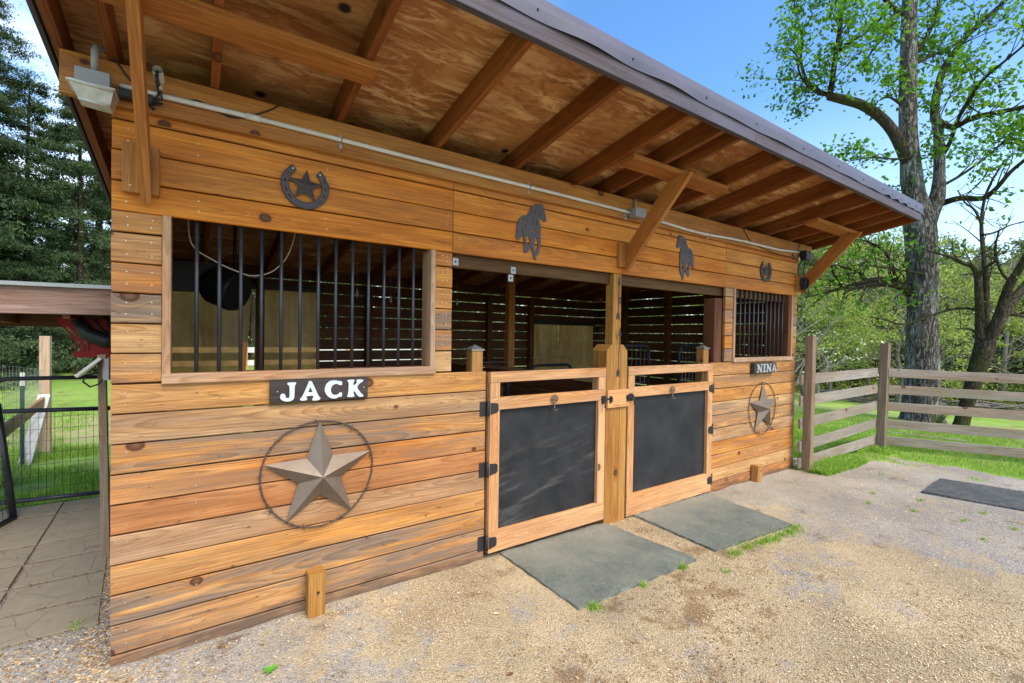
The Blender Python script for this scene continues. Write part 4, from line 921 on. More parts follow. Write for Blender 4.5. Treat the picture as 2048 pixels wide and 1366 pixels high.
# loose chips, straw and pebbles
def seedmat(name,cols,rough=.8,trans=0.,spec=.2,mul=None):
    m,nt,b=mat(name); s=nt.nodes.new('ShaderNodeUVMap'); s.uv_map='Seed'; sx=nt.nodes.new('ShaderNodeSeparateXYZ'); nt.links.new(s.outputs[0],sx.inputs[0])
    r=nt.nodes.new('ShaderNodeValToRGB'); nt.links.new(sx.outputs[0],r.inputs[0]); e=r.color_ramp.elements
    for i,c in enumerate(cols):
        p=i/(len(cols)-1); q=e[i] if i<2 else e.new(p); q.position=p; q.color=c+(1,)
    c=r.outputs[0]; c=mix(nt,1.,c,mix(nt,sx.outputs[1],(.75,)*3,(1.2,)*3),'MULTIPLY')
    nt.links.new(c,b.inputs['Base Color']); b.inputs['Roughness'].default_value=rough; b.inputs['Specular IOR Level'].default_value=spec
    if trans:
        t=nt.nodes.new('ShaderNodeBsdfTranslucent'); nt.links.new(mix(nt,1.,c,(1.5,1.5,.7),'MULTIPLY'),t.inputs[0]); ms=nt.nodes.new('ShaderNodeMixShader'); ms.inputs[0].default_value=trans
        nt.links.new(b.outputs[0],ms.inputs[1]); nt.links.new(t.outputs[0],ms.inputs[2]); nt.links.new(ms.outputs[0],[x for x in nt.nodes if x.type=='OUTPUT_MATERIAL'][0].inputs[0])
    return m
def gsurf(x,y):   # bilinear lookup in the ground sheet
    i=np.clip(np.searchsorted(gx,x)-1,0,nxx-2); j=np.clip(np.searchsorted(gy,y)-1,0,nyy-2); Z=z0_.reshape(nyy,nxx)
    u=(x-gx[i])/(gx[i+1]-gx[i]); v=(y-gy[j])/(gy[j+1]-gy[j])
    return Z[j,i]*(1-u)*(1-v)+Z[j,i+1]*u*(1-v)+Z[j+1,i]*(1-u)*v+Z[j+1,i+1]*u*v
z0_=z
def on_mat(x,y):
    return ((x>2.12)&(x<3.36)&(y<.02)&(y>-.88))|((x>3.55)&(x<4.75)&(y<.02)&(y>-.93))|((x>6.8)&(x<8.1)&(y<-1.15)&(y>-2.4))
def scatter(n,x0,x1,y0,y1,pw=None):
    x=rng.uniform(x0,x1,n); y=rng.uniform(y0,y1,n); return x,y
def rot_basis(n,tilt):
    a=rng.uniform(0,2*np.pi,n); t=rng.normal(0,tilt,n); u=np.stack([np.cos(a)*np.cos(t),np.sin(a)*np.cos(t),np.sin(t)],1)
    w=np.stack([-np.sin(a),np.cos(a),np.zeros(n)],1); r=rng.normal(0,tilt,n)[:,None]; nn=np.cross(u,w); w=w*np.cos(r)+nn*np.sin(r); return u,w
def quads(c,u,w,l,h):
    n=len(c); V=np.stack([c-u*l-w*h,c+u*l-w*h,c+u*l+w*h,c-u*l+w*h],1).reshape(-1,3); return V,np.arange(4*n).reshape(-1,4)
x,y=scatter(110000,-.3,7.6,-3.4,-.03)
den=vnoise(x,y,.9,11)*.6+vnoise(x,y,3.5,12)*.5; keep=(rng.random(len(x))<np.clip((den-.40)*2.6,.03,1)*np.where(x<1.2,.25,1)*np.where(x+.35*y>4.2,.3,1))&~on_mat(x,y)
x,y=x[keep],y[keep]; n=len(x); u,w=rot_basis(n,.22); l=rng.uniform(.002,.009,n)[:,None]; h=rng.uniform(.001,.0028,n)[:,None]
V,Fq=quads(np.stack([x,y,gsurf(x,y)+.003+rng.uniform(0,.003,n)],1),u,w,l,h); sd=np.stack([rng.random(n),rng.random(n)],1)
tag(arr_mesh('straw_litter',V,Fq,seedmat('wood_shavings',[(.24,.14,.07),(.44,.31,.16),(.62,.48,.29),(.74,.62,.43)]),seeds=sd),'pale wood shavings and straw bits strewn over the gravel','straw',kind='stuff')
n=1500; x=rng.normal(2.6,.95,n); y=-1.28+.35*(x-2.5)+rng.normal(0,.32,n); k=~on_mat(x,y)&(y<-.05)&(vnoise(x,y,3.3,31)>.42); x,y=x[k],y[k]; n=len(x); u,w=rot_basis(n,.35); l=rng.uniform(.003,.009,n)[:,None]; h=rng.uniform(.002,.005,n)[:,None]
V,Fq=quads(np.stack([x,y,gsurf(x,y)+.004+rng.uniform(0,.004,n)],1),u,w,l,h); sd=np.stack([rng.random(n),rng.random(n)],1)
tag(arr_mesh('bark_litter',V,Fq,seedmat('bark_bits',[(.12,.075,.045),(.22,.14,.08),(.34,.21,.11),(.44,.25,.12)]),seeds=sd),'dark brown bark bits and dry clumps in a band across the yard','litter',kind='stuff')
x,y=scatter(1500,-.2,6.6,-3.0,-.05); k=~on_mat(x,y); x,y=x[k],y[k]; n=len(x); u,w=rot_basis(n,.12); l=rng.uniform(.009,.022,n)[:,None]; h=rng.uniform(.0009,.0016,n)[:,None]
V,Fq=quads(np.stack([x,y,gsurf(x,y)+.006],1),u,w,l,h); sd=np.stack([rng.random(n),rng.random(n)],1)
tag(arr_mesh('long_straw',V,Fq,seedmat('straw_bits',[(.30,.2,.1),(.55,.42,.24),(.75,.64,.44)]),seeds=sd),'single longer straws lying here and there on the yard','straw',kind='stuff')
x,y=scatter(2600,2.1,4.8,-.95,.0); k=on_mat(x,y)&(rng.random(len(x))<.12+.5*(np.minimum(y+.0,0)>-.16)+.3*((x>3.2)&(x<3.4))); x,y=x[k],y[k]; n=len(x); u,w=rot_basis(n,.1); l=rng.uniform(.002,.006,n)[:,None]; h=rng.uniform(.001,.002,n)[:,None]
V,Fq=quads(np.stack([x,y,gzv(x,y)+.0235],1),u,w,l,h); sd=np.stack([rng.random(n),rng.random(n)],1)
tag(arr_mesh('mat_litter',V,Fq,seedmat('mat_bits',[(.30,.2,.1),(.55,.42,.24),(.75,.64,.44)]),seeds=sd),'stray shavings kicked onto the two mats by the half doors','straw',kind='stuff')
# pebbles: squashed octahedra
def pebbles(x,y,s,name,m,lab,zoff=.0):
    n=len(x); base=np.array([(1,0,0),(0,1,0),(-1,0,0),(0,-1,0),(0,0,.6),(0,0,-.5)],float); fs=np.array([(0,1,4),(1,2,4),(2,3,4),(3,0,4),(1,0,5),(2,1,5),(3,2,5),(0,3,5)])
    a=rng.uniform(0,6.28,n); sx_=s*rng.uniform(.7,1.4,n); sy_=s*rng.uniform(.6,1.,n); sz_=s*rng.uniform(.5,1,n)
    B=base[None]*np.stack([sx_,sy_,sz_],1)[:,None]+rng.normal(0,.12,(n,6,3))*s[:,None,None]
    c,s2=np.cos(a)[:,None],np.sin(a)[:,None]; X=B[:,:,0]*c-B[:,:,1]*s2; Y=B[:,:,0]*s2+B[:,:,1]*c
    V=np.stack([X+x[:,None],Y+y[:,None],B[:,:,2]+(gsurf(x,y)+s*.25+zoff)[:,None]],2).reshape(-1,3); Fp=(fs[None]+(np.arange(n)*6)[:,None,None]).reshape(-1,3)
    sd=np.repeat(np.stack([rng.random(n),rng.random(n)],1),8,axis=0)
    return tag(arr_mesh(name,V,Fp,m,seeds=sd),lab,'gravel',kind='stuff')
x1,y1=scatter(9000,-.36,.04,-.2,2.9); k=(x1<.0+.0*y1)&(x1>-.12-.09*y1); x1,y1=x1[k],y1[k]
x2,y2=scatter(26000,-1.1,1.2,-2.0,.45); k=(rng.random(len(x2))<np.clip(.75-(x2+.2)*.8-(np.abs(y2+.1))*.5,.03,1))&~((x2>-.0)&(y2>-.03)); x2,y2=x2[k],y2[k]
x=np.r_[x1,x2]; y=np.r_[y1,y2]; k=~((x<-.12)&(y>.44)&(x<-.10-.09*y)); x,y=x[k],y[k]
pebbles(x,y,rng.uniform(.003,.0105,len(x)),'tan_pebbles',seedmat('tan_pebble',[(.12,.065,.03),(.28,.165,.07),(.42,.28,.13),(.58,.45,.27),(.28,.26,.25)],.6),'tan pea gravel along the left corner of the stable')
x,y=scatter(42000,-.9,6.8,-2.9,-.03); k=(rng.random(len(x))<np.clip(.95-vnoise(x,y,.9,11)*1.0,.08,1))&~on_mat(x,y); x,y=x[k],y[k]
pebbles(x,y,rng.uniform(.0018,.0048,len(x)),'crushed_stone',seedmat('crushed_stone',[(.16,.16,.175),(.28,.28,.30),(.38,.38,.40),(.50,.47,.43)],.7),'small blue-grey crushed stone in the yard')
# grass blades
M_grass=seedmat('grass_blades',[(.40,.34,.15),(.13,.29,.03),(.20,.40,.045),(.28,.48,.06),(.40,.53,.13)],.6,.35)
def blades(x,y,h0,h1,name,lab,m=M_grass,wd=.0022,lean=.45,kind='stuff',cat='grass'):
    n=len(x); a=rng.uniform(0,6.28,n); h=rng.uniform(h0,h1,n); ln=rng.uniform(.1,lean,n)*h; g0=gsurf(x,y)-.004
    dx,dy=np.cos(a),np.sin(a); px,py=-dy*wd,dx*wd; b=rng.uniform(0,6.28,n); lx,ly=np.cos(b)*ln,np.sin(b)*ln
    P=lambda fx,fz,s: np.stack([x+lx*fx+px*s,y+ly*fx+py*s,g0+h*fz],1)
    V=np.stack([P(0,0,-1),P(0,0,1),P(.35,.6,.8),P(.35,.6,-.8),P(1,1,.1),P(1,1,-.1)],1).reshape(-1,3)
    i=np.arange(n)*6; Fg=np.concatenate([np.stack([i,i+1,i+2,i+3],1),np.stack([i+3,i+2,i+4,i+5],1)]); sd=np.stack([rng.random(n),rng.random(n)],1); sd=np.concatenate([sd,sd])
    return tag(arr_mesh(name,V,Fg,m,seeds=sd),lab,cat,kind=kind)
x,y=scatter(150000,6.4,13,-3.2,2.2); ga=grass_amt(x,y); k=(rng.random(len(x))<sstep(.35,.8,ga)*np.clip(1.6-(x-6)*.16,.25,1)*(.35+vnoise(x,y,3,8)))&~on_mat(x,y); blades(x[k],y[k],.015,.06,'grass','fresh green grass round the board fence')
x,y=scatter(30000,6.62,8.9,-.42,.15); k=rng.random(len(x))<sstep(.3,.6,vnoise(x,y,2.5,21))*np.clip(1.3-(x-6.6)*.5,.1,1); blades(x[k],y[k],.03,.10,'clover_and_weeds','dense low clover and weeds at the foot of the first fence post',wd=.006,lean=1.2)
x,y=scatter(90000,-2.6,.2,2.98,9.5); ga=grass_amt(x,y); k=(rng.random(len(x))<ga*np.clip(1.5-(y-3)*.2,.2,1)*sstep(.2,.5,vnoise(x,y,2,9))*np.where((np.abs(y-7)<1.4),.25,1)); blades(x[k],y[k],.02,.09,'grass','lush green grass behind the black mesh gate',wd=.003)
# small tufts
def tuft(cx,cy,r,n,lab,h=.06,wd=.002):
    a=rng.uniform(0,6.28,n); q=np.abs(rng.normal(0,r,n)); x=cx+np.cos(a)*q; y=cy+np.sin(a)*q*.7; o=blades(x,y,h*.4,h,'grass_tuft',lab,wd=wd,lean=.9,kind=None,cat='grass tuft'); o['group']='grass tufts in the gravel'
OR=['first','second','third','fourth','fifth','sixth','seventh','eighth']
for i,(cx,cy) in enumerate(((3.66,-.93),(3.86,-.93),(4.02,-.95),(4.12,-.945),(4.22,-.96),(4.35,-.955),(4.48,-.965),(4.60,-.95))): tuft(cx,cy,.05+.01*(i%3),120,OR[i]+' bright green grass tuft along the outer edge of the right mat',.055)
tuft(2.27,-.87,.035,110,'green grass tuft at the near corner of the left mat',.055); tuft(2.72,-.865,.02,50,'small green grass tuft at the middle of the left mat edge',.05); tuft(3.15,-.855,.025,80,'green grass tuft near the far corner of the left mat',.05)
for (cx,cy) in ((3.35,-1.05),(5.9,-1.05),(6.1,-1.35),(6.35,-.95),(6.6,-1.75),(6.3,-2.0),(6.55,-1.3),(6.2,-1.7),(5.75,-1.9),(6.7,-2.3)): tuft(cx,cy,.03,45,'small grass tuft growing in the open gravel',.035,.002)
tuft(-.20,.50,.03,60,'small green tuft at the edge of the paving by the stable',.05)
def weed(cx,cy,lab,s=.022,n=7):
    mb=MB(); z=float(gsurf(np.array([cx]),np.array([cy]))[0])
    for k in range(n):
        a=k*2.4; l=s*(.7+.5*random.random()); d=Vector((math.cos(a),math.sin(a),.35)).normalized(); p=Vector((cx,cy,z+.006)); t=Vector((-math.sin(a),math.cos(a),0)); i=len(mb.v)
        mb.v+=[p,p+d*l*.6+t*l*.28,p+d*l*1.25-Vector((0,0,l*.15)),p+d*l*.6-t*l*.28]; mb.face([i,i+1,i+2,i+3])
    tag(mb.build('weed_seedling',plain('weed_leaf',(.10,.30,.03),.5,0,.2,50)),lab,'weed','seedlings in the gravel')
def fallen(cx,cy,col,lab,s=.02):
    mb=MB(); z=float(gsurf(np.array([cx]),np.array([cy]))[0])+.006; a=random.random()*6; d=Vector((math.cos(a),math.sin(a),0)); t=Vector((-d.y,d.x,0)); c=Vector((cx,cy,z)); i=len(mb.v)
    mb.v+=[c-d*s,c-d*s*.3+t*s*.55+Vector((0,0,.004)),c+d*s*.5+t*s*.4+Vector((0,0,.002)),c+d*s,c+d*s*.5-t*s*.4+Vector((0,0,.005)),c-d*s*.3-t*s*.55,c+Vector((0,0,-.001))]
    for k in range(6): mb.face([i+k,i+(k+1)%6,i+6])
    tag(mb.build('fallen_leaf',plain('fallen_leaf_'+lab.split()[0],col,.6,0,.2,80)),lab,'leaf','fallen leaves on the gravel')
fallen(.16,-.55,(.50,.42,.05),'yellow leaf on the gravel at the bottom left'); fallen(1.02,-1.0,(.24,.40,.05),'green leaf on the gravel at the bottom, below the left star'); fallen(1.55,-1.05,(.16,.07,.03),'brown curled leaf on the gravel at the bottom centre'); fallen(1.75,-.62,(.62,.52,.25),'pale leaf on the gravel near the corner of the left mat')
weed(.62,-.42,'tiny bright green seedling in the gravel in front of the left star',.03,9); weed(1.30,-1.20,'lone green leaf sprout on the gravel near the picture bottom',.018,4)
# paving
mb=MB(); random.seed(11); yj=[.46,.80,1.17,1.54,1.89,2.26,2.60,2.95]
for c,(xa,xb) in enumerate(((-.02,-.555),(-.585,-1.12),(-1.15,-1.68),(-1.71,-2.25))):
    for k in range(7):
        y0,y1=yj[k]+.018,yj[k+1]-.018; f=lambda yy: -.045*(yy-.46) if c==0 else -.035*(yy-.46)
        ra=-.105-.085*(y0-.46) if c==0 else xa+f(y0); rb=-.105-.085*(y1-.46) if c==0 else xa+f(y1)
        A=[(xb+f(y0)+.0,y0),(ra,y0),(rb,y1),(xb+f(y1),y1)]; n=len(mb.v); zz=.006+random.uniform(-.003,.003); tx,ty=random.uniform(-.006,.006),random.uniform(-.006,.006)
        for q,(dz,ins) in enumerate(((-.03,0),(-.002,0),(0,.0015))):
            cx=sum(p[0] for p in A)/4; cy=sum(p[1] for p in A)/4
            for p in A: mb.v.append(Vector((p[0]+(cx-p[0])*ins*4,p[1]+(cy-p[1])*ins*4,zz+dz+(p[0]-cx)*tx+(p[1]-cy)*ty)))
        for q in (0,1):
            for i in range(4): mb.face([n+q*4+i,n+q*4+(i+1)%4,n+q*4+4+(i+1)%4,n+q*4+4+i],None,(random.random(),0))
        mb.face([n+8,n+9,n+10,n+11],None,(random.random(),0))
def paver():
    m,nt,b=mat('stone_paving'); P=nt.nodes.new('ShaderNodeNewGeometry').outputs['Position']
    w=noise(nt,P,3.,2.); v=nt.nodes.new('ShaderNodeTexVoronoi'); v.feature='DISTANCE_TO_EDGE'; v.inputs['Scale'].default_value=4.6
    nt.links.new(mix(nt,.12,P,noise(nt,P,4.,2.),'ADD'),v.inputs['Vector']); e=rng_(nt,v.outputs['Distance'],.018,.004)
    n=noise(nt,P,9.,7.,.7); c=mix(nt,n,(.17,.14,.088),(.31,.262,.175)); c=mix(nt,math_(nt,'MULTIPLY',e,.45),c,(.10,.08,.055))
    f=noise(nt,P,220.,2.); c=mix(nt,1.,c,mix(nt,f,(.8,)*3,(1.2,)*3),'MULTIPLY'); sp=rng_(nt,noise(nt,P,38.,3.,.6),.66,.70); c=mix(nt,math_(nt,'MULTIPLY',sp,.7),c,(.10,.065,.035))
    nt.links.new(c,b.inputs['Base Color']); b.inputs['Roughness'].default_value=.8; bump(nt,b,math_(nt,'SUBTRACT',n,math_(nt,'MULTIPLY',e,1.)),.4,.006); return m
o=mb.build('path',paver()); o['kind']='structure'
x,y=scatter(26000,-1.2,-.1,.45,2.95)
yy=np.array(yj); near_j=np.min(np.abs(y[:,None]-yy[None]),axis=1)<.017; line=np.abs(x+.57+.04*(y-.46))<.02; k=(near_j&(rng.random(len(x))<.9))|line
pebbles(x[k],y[k],rng.uniform(.002,.005,k.sum()),'joint_grit',seedmat('joint_grit',[(.05,.03,.018),(.13,.08,.045),(.24,.16,.09)],.8),'brown grit filling the joints of the paving',.012)
# ---------------------------------------------------------------- board fence at the right
e=empty('board_fence',(8.98,-.22,-.1),'weathered five-rail wooden board fence turning a corner right of the stable','fence')
def fpost(p,q,s=.10,nm='fence_post'):
    mb=MB(); mb.beam(p,q,s,s,(0,1,0),None,.006); return mb.build(nm,M_fpost,e)
P1=Vector((6.665,-.17,-.2)); fpost(P1,(6.69,-.165,1.64),.095); P2=Vector((8.93,-.24,-.25)); fpost(P2,(9.06,-.225,1.545),.11)
P3=Vector((10.32,-2.32,-.25)); fpost(P3,(10.35,-2.3,1.55),.11); fpost((11.8,-4.5,-.25),(11.8,-4.5,1.55),.11)
Z1=[(1.147,1.017),(.881,.745),(.602,.452),(.315,.158),(.086,-.026)]; Z2=[(1.160,1.045),(.908,.793),(.648,.533),(.387,.263),(.132,.008)]
for (a,b),(c,d) in zip(Z1,Z2):
    p=Vector((6.57,-.105,(a+b)/2)); q=Vector((8.93,-.165,(c+d)/2)); mb=MB(); mb.beam(p,q,.13,.028); mb.build('fence_rail',M_fence,e)
    zz=(c+d)/2; P=Vector((9.0,-.22,zz-.0)); dr=Vector((.87,-1.37,0)).normalized(); n_=Vector((-dr.y,dr.x,0))*-.07
    q0=P+dr*.06+n_*.3; q1=Vector((10.33,-2.31,zz-.03))+n_*.3; mb=MB(); mb.beam(q0,q1,.13,.028); mb.build('fence_rail',M_fence,e)
    mb=MB(); mb.beam(q1+dr*.004,q1+(q1-q0).normalized()*2.5,.13,.028); mb.build('fence_rail',M_fence,e)
mb=MB(); mb.tube([(6.715,-.16,.20),(6.725,-.17,.14),(6.735,-.16,.09),(6.725,-.15,.05),(6.735,-.16,.0)],.006,6); mb.tube([(6.715,-.16,.17),(6.745,-.165,.12),(6.72,-.16,.03)],.005,6); mb.build('latch_chain',M_galv,e)
e2=empty('water_pipe',(6.75,.1,.0),'white plastic pipe and bits of hose on the ground behind the first fence post','pipe'); mb=MB(); mb.tube([(6.69,.16,-.02),(6.72,.02,.03),(6.80,.0,.02)],.022,8); mb.tube([(6.69,.05,-.055),(6.9,.02,-.05)],.025,8); mb.build('pipe',M_pvc,e2)
for i,(a,b) in enumerate((((10.66,.25),(10.76,-.05)),((10.74,-.02),(10.86,-.40)),((10.84,-.38),(10.92,-.82)))):
    mb=MB(); mb.lumber((a[0],a[1],gz(10.7,0)-.04),(b[0]-a[0],b[1]-a[1],.0),(0,0,1),(1,.2,0),math.hypot(b[0]-a[0],b[1]-a[1])-.01,.085,.10,None,.012)
    tag(mb.build('edging_timber',M_fence),['low weathered edging timber beyond the fence, nearest the corner post','low weathered edging timber beyond the fence, middle of the row','low weathered edging timber beyond the fence, end of the row by the thin tree'][i],'edging','edging timbers in the grass')
# ---------------------------------------------------------------- left side: lean-to, gate, wire fence
e=empty('lean_to_shelter',(-1.1,1.42,1.7),'low lean-to roof on a weathered grey beam joined to the left side of the stable','shelter')
mb=MB(); mb.lumber((-2.6,1.40,1.655),(1,0,.012),(0,0,1),(0,1,0),2.57,.185,.04); mb.build('front_beam',M_lean,e)
mb=MB(); mb.lumber((-2.6,1.375,1.842),(1,0,.011),(0,1,0),(0,0,1),2.575,1.7,.006,None,.001); mb.lumber((-2.6,1.372,1.835),(1,0,.011),(0,0,1),(0,1,0),2.575,.026,.003,None,.001); mb.build('roof_sheet',M_galv,e)
mb=MB(); mb.lumber((-2.6,2.95,1.60),(1,0,0),(0,0,1),(0,1,0),2.57,.18,.04); mb.build('back_beam',M_dark,e)
for x in (-2.2,-1.6,-1.0,-.42): mb=MB(); mb.lumber((x,1.445,1.655),(0,1,-.02),(0,0,1),(1,0,0),1.5,.14,.04); mb.build('joist',M_raft,e)
mb=MB(); mb.lumber((-.212,1.39,-.05),(-.017,0,1),(1,0,0),(0,1,0),1.46,.045,.045); tag(mb.build('support_post',M_fpost),'thin dark wooden post standing by the left end wall of the stable','post')
e=empty('solar_panel',(-.24,1.35,1.33),'small grey solar panel with a looped black cable on top of the thin post','solar panel')
mb=MB(); c=Vector((-.255,1.33,1.325)); u_=Vector((.72,0,.70)).normalized(); v_=Vector((0,1,0)); mb.lumber(c-u_*.085-v_*.07,u_,v_,u_.cross(v_),.17,.14,.022,None,.004); mb.build('panel',M_lens,e)
mb=MB(); mb.box(-.20,-.165,1.32,1.38,1.24,1.385,None,.004); mb.build('bracket',M_grey,e)
mb=MB(); mb.tube([(-.185,1.33,1.27),(-.22,1.32,1.215),(-.26,1.31,1.20),(-.295,1.31,1.235),(-.285,1.31,1.28),(-.22,1.32,1.29)],.006,6); mb.build('cable',M_cable,e)
e=empty('tool_rack',(-.35,1.85,1.5),'red slotted plastic rack holding dark gear under the lean-to roof','rack')
mb=MB()
P=[(-.52,1.66),(-.22,1.66),(-.22,1.375),(-.41,1.375),(-.425,1.385),(-.425,1.405),(-.415,1.42),(-.415,1.495)]
H=[[(-.405,1.42),(-.385,1.42),(-.385,1.495),(-.405,1.50)],[(-.362,1.42),(-.354,1.42),(-.354,1.495),(-.362,1.50)],[(-.340,1.42),(-.332,1.42),(-.332,1.495),(-.340,1.50)],[(-.455,1.60),(-.40,1.53),(-.405,1.523),(-.425,1.535),(-.462,1.592)]]
mb.prism(ccw(P),(0,1.80,0),(1,0,0),(0,0,1),.012,[ccw(h,False) for h in H]); mb.prism(ccw(P),(0,2.0,0),(1,0,0),(0,0,1),.012,[ccw(h,False) for h in H]); mb.box(-.42,-.24,1.813,1.985,1.375,1.385); mb.build('rack',M_red,e)
mb=MB(); mb.tube([(-.40,1.74,1.66),(-.34,1.74,1.55),(-.24,1.74,1.50),(-.16,1.74,1.5)],[.03,.05,.055,.05],12); mb.tube([(-.2,1.72,1.7),(-.16,1.72,1.38)],.035,10); mb.tube([(-.30,1.75,1.66),(-.27,1.75,1.58),(-.2,1.75,1.55)],.01,8); mb.build('gear',M_black,e)
def mesh_wires(mb,o,ux,w_,z0,z1,dx,dz,r=.0022):
    o=Vector(o); ux=Vector(ux).normalized(); k=dx
    while k<w_: mb.tube([o+ux*k+Vector((0,0,z0)),o+ux*k+Vector((0,0,z1))],r,4); k+=dx
    k=z0+dz
    while k<z1: mb.tube([o+Vector((0,0,k)),o+ux*w_+Vector((0,0,k))],r,4); k+=dz
e=empty('mesh_farm_gate',(-.7,2.9,0),'black tube farm gate with wire mesh behind the paved path','gate')
mb=MB(); r=.13; xl,xr,zt=-1.14,-.30,1.145
mb.tube([(xl,2.9,.06),(xl,2.9,zt-r)]+[(xl+r-r*math.cos(a),2.9,zt-r+r*math.sin(a)) for a in [k*math.pi/12 for k in range(1,7)]]+[(xr,2.9,zt-.005)],.019,10)
for z_ in (.062,.850): mb.tube([(xl,2.9,z_+.02),(xr,2.9,z_-.01)],.019,10)
mb.tube([(xr,2.9,.05),(xr,2.9,1.14)],.019,10); mb.build('frame',M_bar,e)
mb=MB(); mesh_wires(mb,(xl,2.9,0),(1,0,0),xr-xl,.06,.84,.052,.105,.0019); mb.build('wire_mesh',M_bar,e)
e=empty('leaning_gate',(-1.0,2.5,0),'black tube and mesh panel leaning at the left edge of the paved path','gate')
mb=MB(); a0=Vector((-.915,2.61,.02)); b0=Vector((-1.25,1.45,.02)); up=Vector((-.085,-.03,.95)); mb.tube([a0,a0+up],.024,10); mb.tube([a0,b0],.022,10); mb.tube([b0,b0+up],.022,10); mb.tube([a0+up,b0+up],.022,10); mb.build('frame',M_bar,e)
mb=MB()
for k in range(1,22): p=a0.lerp(b0,k/22); mb.tube([p,p+up],.002,4)
for k in range(1,9): q=up*(k/9); mb.tube([a0+q,b0+q],.002,4)
mb.build('wire_mesh',M_bar,e)
e=empty('wire_fence',(-1.2,5.05,0),'wire fence with tall wooden corner post, white brace board and green steel post','fence')
mb=MB(); mb.lumber((-1.255,5.02,-.2),(0,0,1),(1,0,0),(0,1,0),1.69,.095,.095); mb.build('corner_post',M_pale,e)
mb=MB(); mb.beam((-1.20,4.985,.78),(-1.30,4.6,-.04),.11,.035,(1,0,0)); mb.build('brace_board',M_whitepost,e)
mb=MB(); mb.beam((-1.21,5.0,.70),(-1.02,2.72,.70),.11,.035,(0,0,1)); mb.build('fence_rail',M_trim,e)
mb=MB(); mb.box(-1.322,-1.285,4.60,4.604,0,.93); mb.box(-1.306,-1.301,4.585,4.60,0,.93); mb.build('steel_post',M_greenpost,e)
mb=MB(); mb.box(-1.324,-1.283,4.598,4.606,.93,1.08); mb.box(-1.307,-1.300,4.583,4.598,.93,1.08); mb.build('steel_post_tip',M_whitepost,e)
mb=MB(); o=Vector((-1.03,2.78,0)); d=Vector((-1.22,5.0,0))-o
for k in range(1,30): p=o+d*(k/30); mb.tube([p,p+Vector((0,0,1.08))],.0011,4)
for k in range(1,13): z_=k*.09; mb.tube([o+Vector((0,0,z_)),o+d*.5+Vector((0,0,z_-.012)),o+d+Vector((0,0,z_))],.0013,4)
o=Vector((-1.22,5.0,0)); d=Vector((-3.4,9.,0))-o
for k in range(1,40): p=o+d*(k/40); mb.tube([p,p+Vector((0,0,1.08))],.0011,4)
for k in range(1,13): z_=k*.09; mb.tube([o+Vector((0,0,z_)),o+d+Vector((0,0,z_))],.0013,4)
mb.build('fence_wire',M_galv,e)
e=empty('rail_fence',(1.3,9,0),'pale three-rail fence behind the stable seen through the plastic strips','fence')
for z_ in (1.17,.88,.58,.30): mb=MB(); mb.beam((-.2,9.,z_),(5.4,9.,z_-.02),.12,.03); mb.build('fence_rail',M_whitepost,e)
for x in (1.15,3.4,5.3): mb=MB(); mb.lumber((x,8.93,-.1),(0,0,1),(1,0,0),(0,1,0),1.45,.10,.06); mb.build('fence_post',M_door,e)
# ---------------------------------------------------------------- trees
def barkmat(name,c0,c1,moss=(.07,.085,.02),mossamt=.3,scale=1.,str_=.8,lichen=(.40,.43,.40),lic=.0):
    m,nt,b=mat(name); P=nt.nodes.new('ShaderNodeNewGeometry').outputs['Position']; mp=nt.nodes.new('ShaderNodeMapping'); mp.inputs['Scale'].default_value=(scale,scale,scale*.22); nt.links.new(P,mp.inputs[0])
    v=noise(nt,mp.outputs[0],17.,6.,.7,.6); r=math_(nt,'ABSOLUTE',math_(nt,'SUBTRACT',v,.5)); rr=rng_(nt,r,.0,.06)
    c=mix(nt,rr,c0,c1); big=noise(nt,P,1.6,5.,.65)
    c=mix(nt,math_(nt,'MULTIPLY',rng_(nt,big,.46,.60),mossamt),c,moss)
    if lic: c=mix(nt,math_(nt,'MULTIPLY',rng_(nt,noise(nt,mp.outputs[0],4.,5.,.7),.50,.60),lic),c,lichen)
    nt.links.new(c,b.inputs['Base Color']); b.inputs['Roughness'].default_value=.9; b.inputs['Specular IOR Level'].default_value=.1; bump(nt,b,rr,str_,.03*scale**-1); return m
M_barkbig=barkmat('old_grey_bark',(.045,.038,.03),(.22,.20,.17),(.06,.06,.025),.35,1.,1.,(.35,.36,.34),.7)
M_barkdk=barkmat('dark_mossy_bark',(.022,.018,.014),(.085,.068,.05),(.075,.09,.02),.7,1.5)
M_barkbg=barkmat('woods_bark',(.09,.08,.068),(.26,.235,.20),(.10,.11,.06),.3,.8,.4)
M_barkpale2=barkmat('grey_twig_bark',(.20,.17,.14),(.36,.32,.27),(.25,.22,.16),.2,2.,.2)
M_barkpale=barkmat('pale_twig_bark',(.30,.25,.19),(.48,.41,.32),(.4,.35,.25),.2,2.,.2)
M_leafbig=seedmat('maple_leaves',[(.035,.11,.008),(.065,.19,.012),(.11,.27,.018),(.22,.37,.035)],.5,.45,.3)
M_leafbg=seedmat('spring_leaves',[(.16,.20,.07),(.24,.31,.09),(.36,.44,.12),(.50,.52,.24)],.6,.4,.2)
M_leafgrn=seedmat('deep_green_leaves',[(.12,.15,.08),(.18,.23,.11),(.27,.31,.17)],.6,.35,.2)
M_needle=seedmat('evergreen_needles',[(.028,.055,.028),(.055,.095,.042),(.09,.14,.055),(.16,.22,.085)],.6,.15,.2)
M_flower=seedmat('dogwood_petals',[(.55,.60,.42),(.70,.70,.58),(.80,.80,.72)],.6,.3,.2)
